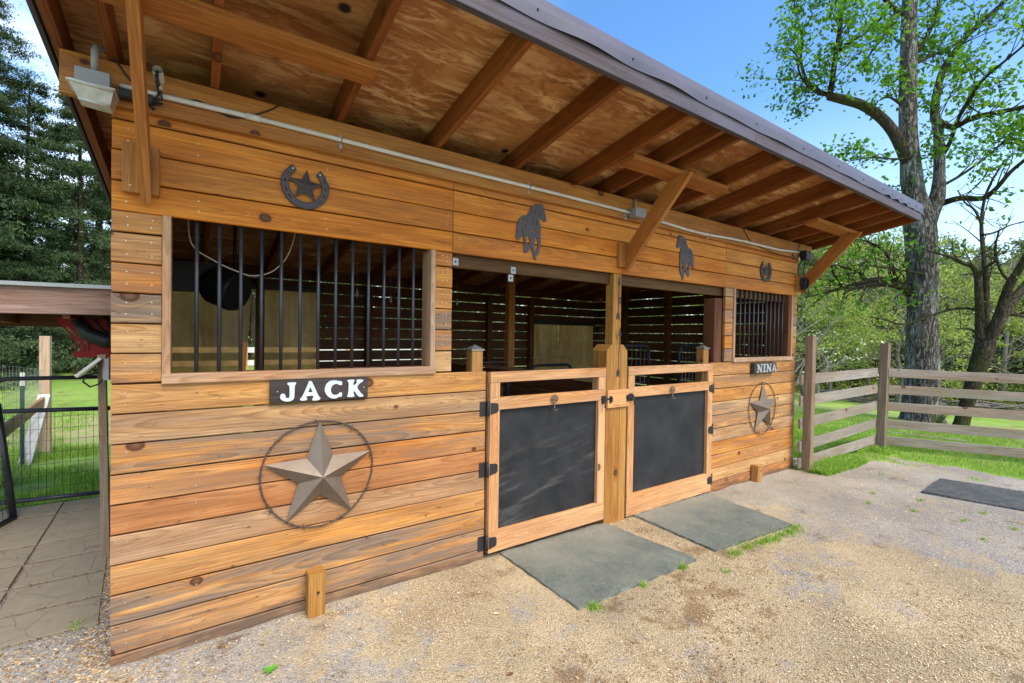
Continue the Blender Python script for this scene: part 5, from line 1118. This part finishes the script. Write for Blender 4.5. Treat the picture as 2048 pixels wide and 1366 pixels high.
def tubes_np(limbs,name,m,parent,seg=8):
    mb=MB()
    for L_ in limbs:
        P=[Vector(p[:3]) for p in L_]; Rr=[p[3] for p in L_]
        o=[];ro=[]
        for i in range(len(P)-1):
            a,b,c,d=P[max(i-1,0)],P[i],P[i+1],P[min(i+2,len(P)-1)]; n=3 if len(P)>2 else 1
            for k in range(n):
                t=k/n; o.append(.5*((2*b)+(c-a)*t+(2*a-5*b+4*c-d)*t*t+(3*b-a-3*c+d)*t**3)); ro.append(Rr[i]*(1-t)+Rr[i+1]*t)
        o.append(P[-1]); ro.append(Rr[-1]); mb.tube(o,ro,seg if ro[0]>.05 else 5,cap=False)
    return mb.build(name,m,parent)
def leafmesh(c,size,name,m,parent,asp=.62,up=.3,droop=0.):
    """leaf-sized kites at the points c"""
    n=len(c); d=rng.normal(size=(n,3)); d[:,2]-=droop; d/=np.linalg.norm(d,axis=1)[:,None]; q=rng.normal(size=(n,3)); q[:,2]+=up*4; nn=np.cross(d,q); nn/=np.linalg.norm(nn,axis=1)[:,None]+1e-9
    s=(size*rng.uniform(.6,1.25,n))[:,None]; k=np.cross(d,nn)*s*.14
    V=np.stack([c-d*s*.5,c+nn*s*asp*.5+k,c+d*s*.55,c-nn*s*asp*.5+k],1).reshape(-1,3); sd=np.stack([np.clip(rng.normal(.5,.24,n),0,1),rng.random(n)],1)
    return arr_mesh(name,V,np.arange(4*n).reshape(-1,4),m,seeds=sd,parent=parent)
def twigs(limbs,rg,rmax,step,lmin,lmax,nl,spread=.13,upb=.25,start=0.):
    """secondary twigs off every thin limb; returns twig limbs and leaf points"""
    out=[];pts=[]
    for L_ in limbs:
        P=[np.array(p[:3]) for p in L_]; Rr=[p[3] for p in L_]
        for a,b,ra,rb in zip(P,P[1:],Rr,Rr[1:]):
            if min(ra,rb)>rmax: continue
            ln=np.linalg.norm(b-a); k=max(1,int(ln/step+rg.random()))
            for _ in range(k):
                p=a+(b-a)*rg.random(); d=(b-a)/(ln+1e-6)+rg.normal(0,.75,3); d[2]+=upb; d/=np.linalg.norm(d); l=rg.uniform(lmin,lmax); r0_=min(.5*min(ra,rb),.014)
                m1=p+d*l*.5+rg.normal(0,.05*l,3); d2=d+rg.normal(0,.35,3); e_=m1+d2/np.linalg.norm(d2)*l*.5; out.append([(*p,r0_),(*m1,r0_*.6),(*e_,r0_*.25)])
                ends=[(m1,e_)]
                for __ in range(2):
                    q=m1+(e_-m1)*rg.random()*.7; d3=d+rg.normal(0,.8,3); f=q+d3/np.linalg.norm(d3)*l*.4; out.append([(*q,r0_*.4),(*f,r0_*.15)]); ends.append((q,f))
                for s_,t_ in ends:
                    c=int(nl*rg.uniform(.3,1.3))
                    if c: pts.append(s_+(t_-s_)*rg.random((c,1))**.7+rg.normal(0,spread,(c,3))*[1,1,.7])
    return out,np.concatenate(pts)
BIG=[[[13.6,0.43,-0.27,0.555],[13.6,0.43,-0.1,0.444],[13.6,0.44,0.29,0.388],[13.6,0.45,0.95,0.355],[13.59,0.47,2.28,0.31],[13.58,0.51,3.56,0.327],[13.57,0.57,4.29,0.334],[13.55,0.66,4.86,0.241],[13.53,0.72,5.43,0.225],[13.52,0.75,5.89,0.197],[13.51,0.79,6.46,0.192],[13.51,0.81,7.58,0.186],[13.51,0.82,8.59,0.169],[13.51,0.82,9.26,0.157],[13.51,0.82,10.59,0.135],[13.49,0.89,12.19,0.096],[13.5,0.87,13.94,0.045]],[[13.69,0.51,4.13,0.245],[13.78,0.42,4.46,0.189],[13.86,0.34,4.79,0.167],[13.93,0.33,5.3,0.122],[14.0,0.36,5.87,0.112],[14.05,0.4,6.4,0.107],[14.11,0.47,6.67,0.096]],[[14.11,0.47,6.61,0.091],[14.26,0.51,7.07,0.086],[14.43,0.46,7.73,0.075],[14.63,0.32,8.19,0.063],[14.85,0.08,8.66,0.051],[15.09,-0.23,9.03,0.045],[15.32,-0.54,9.45,0.033],[15.55,-0.79,10.16,0.022]],[[14.11,0.45,6.61,0.074],[13.92,0.13,6.27,0.055],[13.74,-0.22,6.3,0.053],[13.56,-0.58,6.21,0.045],[13.39,-0.99,6.12,0.038],[13.22,-1.4,6.12,0.023]],[[14.14,0.34,5.77,0.051],[13.89,0.16,5.95,0.044],[13.63,-0.01,6.3,0.037],[13.39,-0.22,6.56,0.036],[13.16,-0.46,6.79,0.03],[12.93,-0.73,6.88,0.024],[12.72,-1.08,7.02,0.018],[12.5,-1.39,7.19,0.013]],[[14.04,0.33,4.67,0.078],[13.89,-0.03,4.69,0.059],[13.74,-0.4,4.57,0.052],[13.55,-0.64,4.7,0.04],[13.36,-0.84,4.9,0.034],[13.19,-1.12,5.11,0.023],[13.03,-1.43,5.33,0.013]],[[14.04,0.3,5.07,0.034],[14.33,-0.01,5.34,0.028],[14.63,-0.41,5.78,0.022],[14.93,-0.79,6.37,0.016]],[[13.54,0.7,5.37,0.146],[13.37,0.83,5.87,0.123],[13.19,0.97,6.3,0.112],[13.01,1.17,6.66,0.107],[12.81,1.43,6.95,0.103],[12.61,1.7,7.12,0.104],[12.4,1.97,7.26,0.087]],[[12.41,1.95,7.22,0.076],[12.29,1.85,7.49,0.063],[12.18,1.76,7.91,0.056],[12.07,1.65,8.37,0.05],[11.95,1.57,8.72,0.044],[11.83,1.5,9.38,0.032],[11.71,1.43,10.24,0.021]],[[12.41,1.93,7.25,0.052],[12.28,2.18,7.47,0.041],[12.17,2.35,7.75,0.035],[12.08,2.44,8.21,0.03],[12.03,2.38,8.57,0.024],[11.94,2.46,9.1,0.018],[11.86,2.52,9.56,0.012]],[[12.4,1.98,7.29,0.035],[12.06,2.1,7.29,0.023],[11.71,2.28,7.66,0.023],[11.41,2.24,7.99,0.017],[11.09,2.28,8.06,0.011]],[[12.33,1.84,8.12,0.029],[12.12,1.45,8.12,0.022],[11.91,1.02,8.09,0.016],[11.67,0.76,8.1,0.015]],[[13.49,0.87,8.95,0.068],[13.21,0.99,9.03,0.05],[12.93,1.09,9.18,0.045],[12.63,1.24,9.58,0.033],[12.34,1.39,10.08,0.022]],[[13.26,0.99,9.01,0.039],[12.99,1.03,8.59,0.033],[12.72,1.1,8.2,0.028],[12.44,1.17,7.88,0.022],[12.18,1.2,7.48,0.016]],[[13.52,0.75,8.01,0.056],[13.79,0.6,8.36,0.045],[14.06,0.47,9.06,0.039],[14.3,0.41,9.69,0.028],[14.54,0.39,10.46,0.023]],[[13.53,0.73,7.78,0.039],[14.05,0.49,8.09,0.034],[14.61,0.11,8.41,0.023]],[[13.56,0.62,5.74,0.033],[13.0,0.77,5.57,0.022],[12.41,1.08,5.56,0.016],[11.85,1.3,5.43,0.011]],[[13.5,0.86,6.87,0.034],[13.0,0.98,7.0,0.022],[12.53,1.01,6.81,0.016]],[[13.57,0.58,2.55,0.123],[13.28,0.68,2.75,0.094],[13.0,0.8,2.81,0.072],[12.71,0.91,2.83,0.06],[12.41,1.11,2.8,0.049],[12.1,1.33,2.69,0.033],[11.83,1.34,2.59,0.022]],[[13.32,0.75,2.84,0.073],[12.98,0.93,2.94,0.067],[12.65,1.1,2.93,0.055],[12.31,1.31,2.83,0.044],[11.95,1.56,2.69,0.033],[11.62,1.72,2.6,0.027],[11.3,1.86,2.52,0.016]],[[13.2,0.8,2.81,0.045],[12.88,0.79,3.08,0.038],[12.54,0.81,3.41,0.032],[12.19,0.88,3.59,0.026],[11.83,1.03,3.69,0.021],[11.47,1.13,3.69,0.016]],[[12.78,1.26,2.93,0.04],[12.37,1.26,3.09,0.033],[11.94,1.33,3.15,0.027],[11.51,1.42,3.17,0.021],[11.07,1.51,3.1,0.016]],[[12.31,1.5,2.71,0.022],[11.79,1.53,3.01,0.022],[11.31,1.39,3.16,0.016]],[[13.61,0.4,3.05,0.039],[13.07,0.48,3.07,0.027],[12.51,0.67,3.11,0.021],[11.94,0.92,3.15,0.016],[11.38,1.09,3.13,0.01]]]
SEC=[[[13.05,-0.29,-0.25,0.162],[13.06,-0.32,-0.04,0.126],[13.07,-0.37,0.27,0.115],[13.08,-0.45,0.68,0.13],[13.1,-0.52,1.09,0.144],[13.11,-0.59,1.39,0.163],[13.12,-0.62,1.63,0.157]],[[13.11,-0.61,1.54,0.118],[13.25,-0.72,1.88,0.108],[13.39,-0.81,2.18,0.098],[13.53,-0.92,2.45,0.083],[13.67,-1.04,2.7,0.073],[13.82,-1.24,3.1,0.058],[13.98,-1.43,3.67,0.043],[14.12,-1.59,4.33,0.029]],[[13.12,-0.64,1.63,0.098],[13.03,-0.78,2.02,0.082],[12.93,-0.88,2.4,0.076],[12.84,-0.97,2.71,0.07],[12.74,-1.1,2.97,0.059],[12.65,-1.21,3.26,0.049],[12.57,-1.37,3.75,0.035],[12.47,-1.46,4.32,0.022]],[[13.1,-0.56,1.48,0.094],[13.02,-0.55,1.83,0.079],[12.94,-0.55,2.22,0.068],[12.86,-0.54,2.65,0.063],[12.78,-0.53,2.89,0.053],[12.69,-0.47,3.06,0.048],[12.59,-0.36,3.12,0.039],[12.49,-0.23,3.23,0.029],[12.37,-0.07,3.31,0.02],[12.26,0.13,3.41,0.015]],[[12.8,-0.54,2.84,0.034],[12.67,-0.67,3.01,0.028],[12.54,-0.81,3.12,0.023],[12.37,-0.73,3.18,0.018],[12.2,-0.6,3.16,0.009]],[[13.1,-0.51,2.21,0.04],[12.94,-0.38,2.26,0.03],[12.78,-0.19,2.24,0.03],[12.62,-0.04,2.17,0.025],[12.46,0.15,2.06,0.025],[12.29,0.34,1.96,0.02],[12.13,0.5,1.94,0.02],[11.97,0.7,2.04,0.015],[11.8,0.9,2.08,0.01]],[[13.1,-0.53,1.75,0.035],[12.83,-0.44,1.85,0.025],[12.55,-0.33,1.84,0.015]],[[13.12,-0.62,1.63,0.059],[13.18,-0.6,2.23,0.054],[13.25,-0.57,2.83,0.05],[13.31,-0.51,3.44,0.04],[13.38,-0.46,3.96,0.03],[13.45,-0.48,4.47,0.025],[13.54,-0.57,4.86,0.02],[13.65,-0.72,5.24,0.015]],[[13.3,-0.5,3.74,0.025],[13.66,-0.61,3.82,0.02],[14.03,-0.76,3.99,0.015],[14.41,-0.98,4.11,0.01]],[[13.29,-0.48,3.94,0.025],[13.01,-0.43,4.2,0.02],[12.72,-0.34,4.32,0.015],[12.44,-0.29,4.52,0.01]],[[13.45,-0.78,2.13,0.04],[13.84,-0.93,2.14,0.03],[14.23,-1.08,2.05,0.02]],[[13.47,-0.87,2.77,0.029],[13.02,-0.8,2.98,0.024],[12.57,-0.8,3.31,0.019],[12.15,-0.91,3.6,0.013]]]
def hero(L_,name,lab,m,th,seed,kw,leaf,seg=14,extra=None,**lk):
    b=L_[0][0]; e=empty(name,(b[0],b[1],b[2]),lab,'tree'); rg=np.random.default_rng(seed)
    t=tubes_np([[(a,b_,c,d*(.87 if m is M_barkbig else 1)) for a,b_,c,d in l] for l in L_ if l[0][3]>th],'trunk',m,e,seg); 
    limbs=[l for l in L_ if l[0][3]<=th]
    if limbs: tubes_np(limbs,'limb',M_barkdk,e,8)
    tw,pts=twigs([l for l in L_],rg,**kw)
    pts=pts[(pts[:,2]>4.9)|(rg.random(len(pts))<.22)]
    if extra is not None: pts=np.concatenate([pts,extra(rg)])
    tubes_np(tw,'twigs',M_barkdk,e,5); leafmesh(pts,leaf,'crown',M_leafbig,e,**lk); return e
hero(BIG,'shade_tree','tall old grey-barked tree with spreading limbs and fresh green leaves beyond the fence',M_barkbig,.2,3,dict(rmax=.10,step=.17,lmin=.45,lmax=1.25,nl=20,spread=.14),.11)
hero(SEC,'leaning_tree','thin dark mossy tree leaning right beside the big grey tree',M_barkdk,.12,4,dict(rmax=.07,step=.30,lmin=.3,lmax=.9,nl=3,spread=.07),.07,8)
# generic background trees, one prototype of each kind then copies
def proto_decid(seed,h,nleaf,lm,bm,fork=.35,wide=.38,lsize=.2,dens=.5):
    rg=np.random.default_rng(seed); limbs=[]; tips=[]
    def grow(p,d,l,r,lev):
        P=[(*p,r)]; q=p.copy(); dd=d.copy()
        for k in range(3): dd=dd+rg.normal(0,.10,3); dd/=np.linalg.norm(dd); q=q+dd*l/3; P.append((*q,r*(1-.4*(k+1)/3)))
        limbs.append(P)
        if lev==0: tips.append(q); return
        if lev<3: tips.append(q)
        for _ in range(rg.integers(2,5)):
            t=rg.uniform(.35,1.); s_=p+(q-p)*t; nd=dd+rg.normal(0,.62,3); nd[2]=abs(nd[2])*.7+.12; nd/=np.linalg.norm(nd); grow(s_,nd,l*rg.uniform(.5,.75),r*.45,lev-1)
    b=np.zeros(3); top=np.array([rg.normal(0,.3),rg.normal(0,.3),h*.93]); n=6; P=[]
    for k in range(n+1): t=k/n; P.append((*(b+(top-b)*t+np.array([rg.normal(0,.12),rg.normal(0,.12),0])*(k>0)),h*.016*(1-.88*t)+.015))
    limbs.append(P)
    for k in range(11):
        t=fork+(1-fork)*k/11*.95; s_=b+(top-b)*t; a=rg.uniform(0,6.28); nd=np.array([math.cos(a),math.sin(a),rg.uniform(.2,.8)]); nd/=np.linalg.norm(nd); grow(s_,nd,h*wide*(1-.6*(t-fork)/(1-fork))*rg.uniform(.6,1),h*.006*(1.2-t),2)
    T=np.array(tips); idx=rg.integers(0,len(T),nleaf); w=(rg.uniform(.10,dens,len(T))*np.where(rg.random(len(T))<.5,.6,1.))[idx][:,None]; pts=T[idx]+rg.normal(0,1,(nleaf,3))*w*[1,1,.7]
    return limbs,pts[pts[:,2]>.6]
def make_tree(name,limbs,pts,bm,lm,ls,lab,cat,grp,loc=(0,0,0),up=.3,asp=.62,droop=0.):
    e=empty(name,(0,0,0),lab,cat,grp); tubes_np(limbs,'trunk',bm,e,6); leafmesh(pts,ls,'crown',lm,e,asp,up,droop); return e
def copy_tree(e,loc,rz,s,lab=None):
    r=e.copy(); COL.objects.link(r); r.location=loc; r.rotation_euler=(0,0,rz); r.scale=(s,s,s*random.uniform(.9,1.12))
    if lab: r['label']=lab
    for ch in e.children: c=ch.copy(); COL.objects.link(c); c.parent=r
    return r
def place(e,first,loc,rz,s,lab=None):
    if first: e.location=loc; e.rotation_euler=(0,0,rz); e.scale=(s,s,s); 
    else: copy_tree(e,loc,rz,s,lab)
PROT=[]
for i,(h,nl,lm,bm,lab,ls,de) in enumerate(((12.5,9000,M_leafbg,M_barkbg,'pale spring-green leafy tree in the woods beyond the fields',.22,.55),(11,8000,M_leafgrn,M_barkbg,'deeper green leafy tree in the woods beyond the fields',.22,.6),(13,5000,M_leafbg,M_barkbg,'tall thinly leafed tree in the woods beyond the fields',.18,.5))):
    l,p=proto_decid(30+i,h,nl,lm,bm,dens=de); PROT.append([make_tree('woodland_tree',l,p,bm,lm,ls,lab,'tree','trees in the woods beyond the fields'),True])
def proto_ever(seed,h,wid,nl,base=.12):
    rg=np.random.default_rng(seed); limbs=[[(0,0,-.2,h*.017),(0,0,h*.5,h*.010),(0,0,h,.01)]]; pts=[]
    nb=int(h*6.5)
    for k in range(nb):
        t=base+(1-base)*(k/nb)**.9; z=h*t; a=rg.uniform(0,6.28); l=wid*(1-t)**.75*rg.uniform(.55,1.15)+.25; up=rg.uniform(-.05,.35)
        P=[]; 
        for j in range(5): q=j/4; P.append((math.cos(a)*l*q,math.sin(a)*l*q,z+l*(up*q-.32*q*q+.12*q**3),.035*(1-q)*(1-t)+.006))
        limbs.append(P); P=np.array(P)[:,:3]
        m=int(nl/nb*(l/wid*1.4+.2)); q=rg.random(m)**.6; i=np.clip((q*4).astype(int),0,3); f=(q*4-i)[:,None]; c=P[i]*(1-f)+P[i+1]*f
        side=rg.normal(0,.17*l*.55+.07,(m,1))*(.35+.65*(1-np.abs(q-.6)))[:,None]; sv=np.array([[-math.sin(a),math.cos(a),0]]); c=c+sv*side+rg.normal(0,.05,(m,3))-np.array([[0,0,1]])*np.abs(side)*.22; 
        cl=np.round(c*2.2)/2.2; c=c+(cl-c)*rg.uniform(0,.35,(m,1)); pts.append(c)
    return limbs,np.concatenate(pts)
def proto_pine(seed,h,wid,nl,base=.05):
    rg=np.random.default_rng(seed); limbs=[[(0,0,-.2,h*.016),(.1,.1,h*.5,h*.009),(0,0,h,.01)]]; tips=[]
    for k in range(int(h*5.5)):
        t=base+(1-base)*(k/(h*5.5))**.85; a=rg.uniform(0,6.28); l=wid*(1-t)**.6*rg.uniform(.45,1.15)+.3; z=h*t; P=[]; rise=rg.uniform(-.15,.45); bend=rg.normal(0,.35)
        for j in range(6):
            q=j/5; aa=a+bend*q; P.append((math.cos(aa)*l*q,math.sin(aa)*l*q,z+l*(rise*q-.25*q*q),.04*(1-q)*(1-t*.7)+.006))
        limbs.append(P)
        for j in range(int(3+l*4)):
            q=rg.uniform(.25,1.)**.8; i=min(int(q*5),4); f=q*5-i; A=np.array(P[i][:3]); B=np.array(P[i+1][:3]); c=A+(B-A)*f; side=rg.normal(0,.16*l+.1); s_=np.array([-math.sin(a),math.cos(a),0])*side+np.array([math.cos(a),math.sin(a),0])*abs(side)*.5; e_=c+s_-np.array([0,0,abs(side)*.15]); limbs.append([(*c,.008),(*e_,.003)]); tips.append((c,e_))
    idx=rg.integers(0,len(tips),nl); A=np.array([t[0] for t in tips])[idx]; B=np.array([t[1] for t in tips])[idx]; w=rg.uniform(.07,.26,len(tips))[idx][:,None]
    return limbs,A+(B-A)*rg.random((nl,1))**.6*1.15+rg.normal(0,1,(nl,3))*w*[1,1,.55]
l,p=proto_pine(51,20,5.4,120000); EV1=make_tree('evergreen_tree',l,p,M_barkdk,M_needle,.12,'big dark evergreen tree at the far left edge of the picture','tree','tall evergreens left of the stable',asp=.34,up=.5,droop=.3)
l,p=proto_pine(52,15,3.6,50000,.03); EV2=make_tree('evergreen_tree',l,p,M_barkdk,M_needle,.16,'dark evergreen tree behind the field left of the stable','tree','evergreens behind the left field',asp=.34,up=.5,droop=.3)
E1=[(-5.2,13.5,.3,1.0),(-3.9,18.5,2.1,.92)]
place(EV1,True,(-7.4,12.6,0),.4,1.05); copy_tree(EV1,(-6.0,20.5,0),2.2,.70,'second tall evergreen just left of the eave, behind the first one'); copy_tree(EV1,(-9.5,17.5,0),4.,.95,'tall evergreen mostly outside the left edge of the picture')
random.seed(5)
for i in range(26):
    x=-26+i*1.55+random.uniform(-.6,.6); y=26+random.uniform(0,7)
    place(EV2,i==0,(x,y,0),random.random()*6,random.uniform(.62,.95))
for q_,(x_,y_,s_) in enumerate(((-3.1,19.,.62),(-4.7,20.8,.70),(-1.8,21.5,.55),(-6.6,22.,.8),(-.8,23.,.5))): copy_tree(EV2,(x_,y_,0),1.3*q_+.4,s_)
for i in range(7): PROT[i%3][1] and PROT[i%3].__setitem__(1,True)
l,p=proto_decid(44,12,500,None,None,fork=.2,wide=.42); rg=np.random.default_rng(5); tw,_=twigs(l,rg,rmax=.06,step=1.1,lmin=.5,lmax=1.5,nl=2); PROT.append([make_tree('woodland_tree',l+tw,p,M_barkpale2,M_leafbg,.16,'bare grey-twigged tree in the woods beyond the fields','tree','trees in the woods beyond the fields'),True])
fr=[True,True,True,True]
def wood_tree(x,y,k,s):
    place(PROT[k][0],fr[k],(x,y,gz(x,y)-.1),random.random()*6.28,s,None); fr[k]=False
for i in range(14): wood_tree(-20+i*2.3+random.uniform(-.8,.8),24.5+random.uniform(0,9),random.choice((0,1,2,3)),random.uniform(.55,.8))
for i in range(64):                                    # woods on the right, beyond the slope
    a=R(58+i*.70+random.uniform(-.5,.5)); d=random.uniform(33,62); x=CAM.x+math.sin(a)*d; y=CAM.y+math.cos(a)*d
    wood_tree(x,y,random.choice((0,0,1,1,2,3,3)),random.uniform(.72,1.05))
for i in range(16):
    a=R(62+i*2.6+random.uniform(-1,1)); d=random.uniform(24,31); x=CAM.x+math.sin(a)*d; y=CAM.y+math.cos(a)*d; wood_tree(x,y,random.choice((0,2,3,3)),random.uniform(.36,.6))
for i in range(12): a=R(22+i*3.1); d=random.uniform(36,50); wood_tree(CAM.x+math.sin(a)*d,CAM.y+math.cos(a)*d,random.choice((0,1)),.85)
for i in range(12):
    a=R(58+i*2.2+random.uniform(-1,1)); d=random.uniform(32,46); x=CAM.x+math.sin(a)*d; y=CAM.y+math.cos(a)*d; r_=copy_tree(EV2,(x,y,gz(x,y)-.1),random.random()*6,random.uniform(.32,.48),'dark evergreen tree among the spring woods beyond the board fence'); r_['group']='evergreens beyond the board fence'
# undergrowth along the wood edge, one mass
rg=np.random.default_rng(77); C_=[]
for i in range(210):
    if i<80: x=rg.uniform(-30,16); y=rg.uniform(26,34)
    else: a=np.radians(rg.uniform(50,106)); d=rg.uniform(31,48); x=CAM.x+np.sin(a)*d; y=CAM.y+np.cos(a)*d
    n=520; hgt=rg.uniform(.6,2.4); c=rg.normal(0,1,(n,3))*[rg.uniform(.6,1.6),rg.uniform(.6,1.6),0]; c[:,2]=np.abs(rg.normal(0,.5,n))*hgt; C_.append(c+[x,y,gz(x,y)])
o=leafmesh(np.concatenate(C_),.20,'undergrowth',M_leafbg,None,.6,.3); tag(o,'green undergrowth filling the edge of the woods','undergrowth',kind='stuff')
C_=[]
for i in range(420):
    a=np.radians(rg.uniform(-30,112)); d=rg.uniform(64,78); x=CAM.x+np.sin(a)*d; y=CAM.y+np.cos(a)*d; hg=rg.uniform(6,10.5)
    n=420; c=rg.normal(0,1,(n,3))*[1.9,1.9,1.]; c[:,2]=rg.random(n)**.8*hg; C_.append(c+[x,y,gz(x,y)-.5])
o=leafmesh(np.concatenate(C_),.5,'far_woods',M_leafgrn,None,.6,.3); tag(o,'far-off mass of green woods closing the view','woods',kind='stuff')
# pale bare shrub with white blossom next to the stable corner
rg=np.random.default_rng(9); limbs=[]; fl=[]; b=np.array([11.9,3.4,gz(11.9,0)-.1])
for k in range(16):
    a=rg.uniform(0,6.28); d=np.array([math.cos(a)*.8,math.sin(a)*.8,rg.uniform(.6,1.3)]); d/=np.linalg.norm(d); p=b+rg.normal(0,.06,3)*[1,1,0]; L0=rg.uniform(2.2,3.8); P=[(*p,.028)]
    for j in range(5): d=d+rg.normal(0,.12,3)-[0,0,.03]; d/=np.linalg.norm(d); p=p+d*L0/5; P.append((*p,.028*(1-(j+1)/5.5)))
    limbs.append(P)
    for _ in range(7):
        i=rg.integers(1,5); q=np.array(P[i][:3]); d2=d+rg.normal(0,.55,3); d2/=np.linalg.norm(d2); l2=rg.uniform(.4,1.3); m_=q+d2*l2*.5; e_=q+d2*l2+rg.normal(0,.08,3); limbs.append([(*q,.010),(*m_,.006),(*e_,.002)])
        if e_[0]<b[0]+.3 or rg.random()<.15: fl.append(e_+rg.normal(0,1,(9,3))*[.16,.16,.04])
e=empty('dogwood_tree',tuple(b),'pale many-stemmed dogwood with white blossom beside the right corner of the stable','tree'); tubes_np(limbs,'branches',M_barkpale,e,5); leafmesh(np.concatenate(fl),.075,'blossom',M_flower,e,.8,1.5)
# small yellow-green sapling left of the big trunk
l,p=proto_decid(61,4.6,5200,M_leafbg,M_barkbg,fork=.22,wide=.36,dens=.34); e=make_tree('sapling',l,p,M_barkbg,M_leafbg,.085,'slender yellow-green sapling standing left of the big grey trunk','tree',None); e.location=(19.5,4.8,gz(19.5,0)); 
l,p=proto_decid(62,5.2,6000,M_leafbg,M_barkbg,fork=.15,wide=.42,dens=.4); e=make_tree('sapling',l,p,M_barkbg,M_leafbg,.09,'bushy bright green sapling seen just left of the big grey trunk','tree',None); e.location=(22,3.2,gz(22,0))
# fallen branches
mb=MB(); rg=np.random.default_rng(12)
for k in range(46):
    x=22.5+rg.uniform(0,2.6); y=4.8-(x-22.5)*1.7+rg.normal(0,.5); z_=gz(x,y)+rg.uniform(.05,.45); a=rg.uniform(-.5,.5)+2.1; l_=rg.uniform(.4,1.4); mb.tube([(x-math.cos(a)*l_,y-math.sin(a)*l_,z_),(x,y,z_+.06),(x+math.cos(a)*l_,y+math.sin(a)*l_,z_-.05)],[.03,.05,.02],5)
tag(mb.build('brush_pile',M_barkbg),'long heap of cut branches at the edge of the grass behind the trees','brush pile')
# daffodil-like leaves at the thin tree's foot
mb=MB(); rg=np.random.default_rng(13)
for k in range(26):
    a=rg.uniform(0,6.28); p=Vector((12.95,.02,gz(12.9,0)-.02)); d=Vector((math.cos(a)*.6,math.sin(a)*.6,1)).normalized(); l_=rg.uniform(.18,.34); t=Vector((-math.sin(a),math.cos(a),0))*.012; i=len(mb.v); q=p+d*l_; r_=q+Vector((math.cos(a)*.1,math.sin(a)*.1,-.03)); mb.v+=[p-t,p+t,q+t,q-t,r_]; mb.face([i,i+1,i+2,i+3]); mb.face([i+3,i+2,i+4])
tag(mb.build('leafy_plant',M_leafbg),'strap-leaved green plant between the two tree trunks','plant')
bpy.context.view_layer.update()
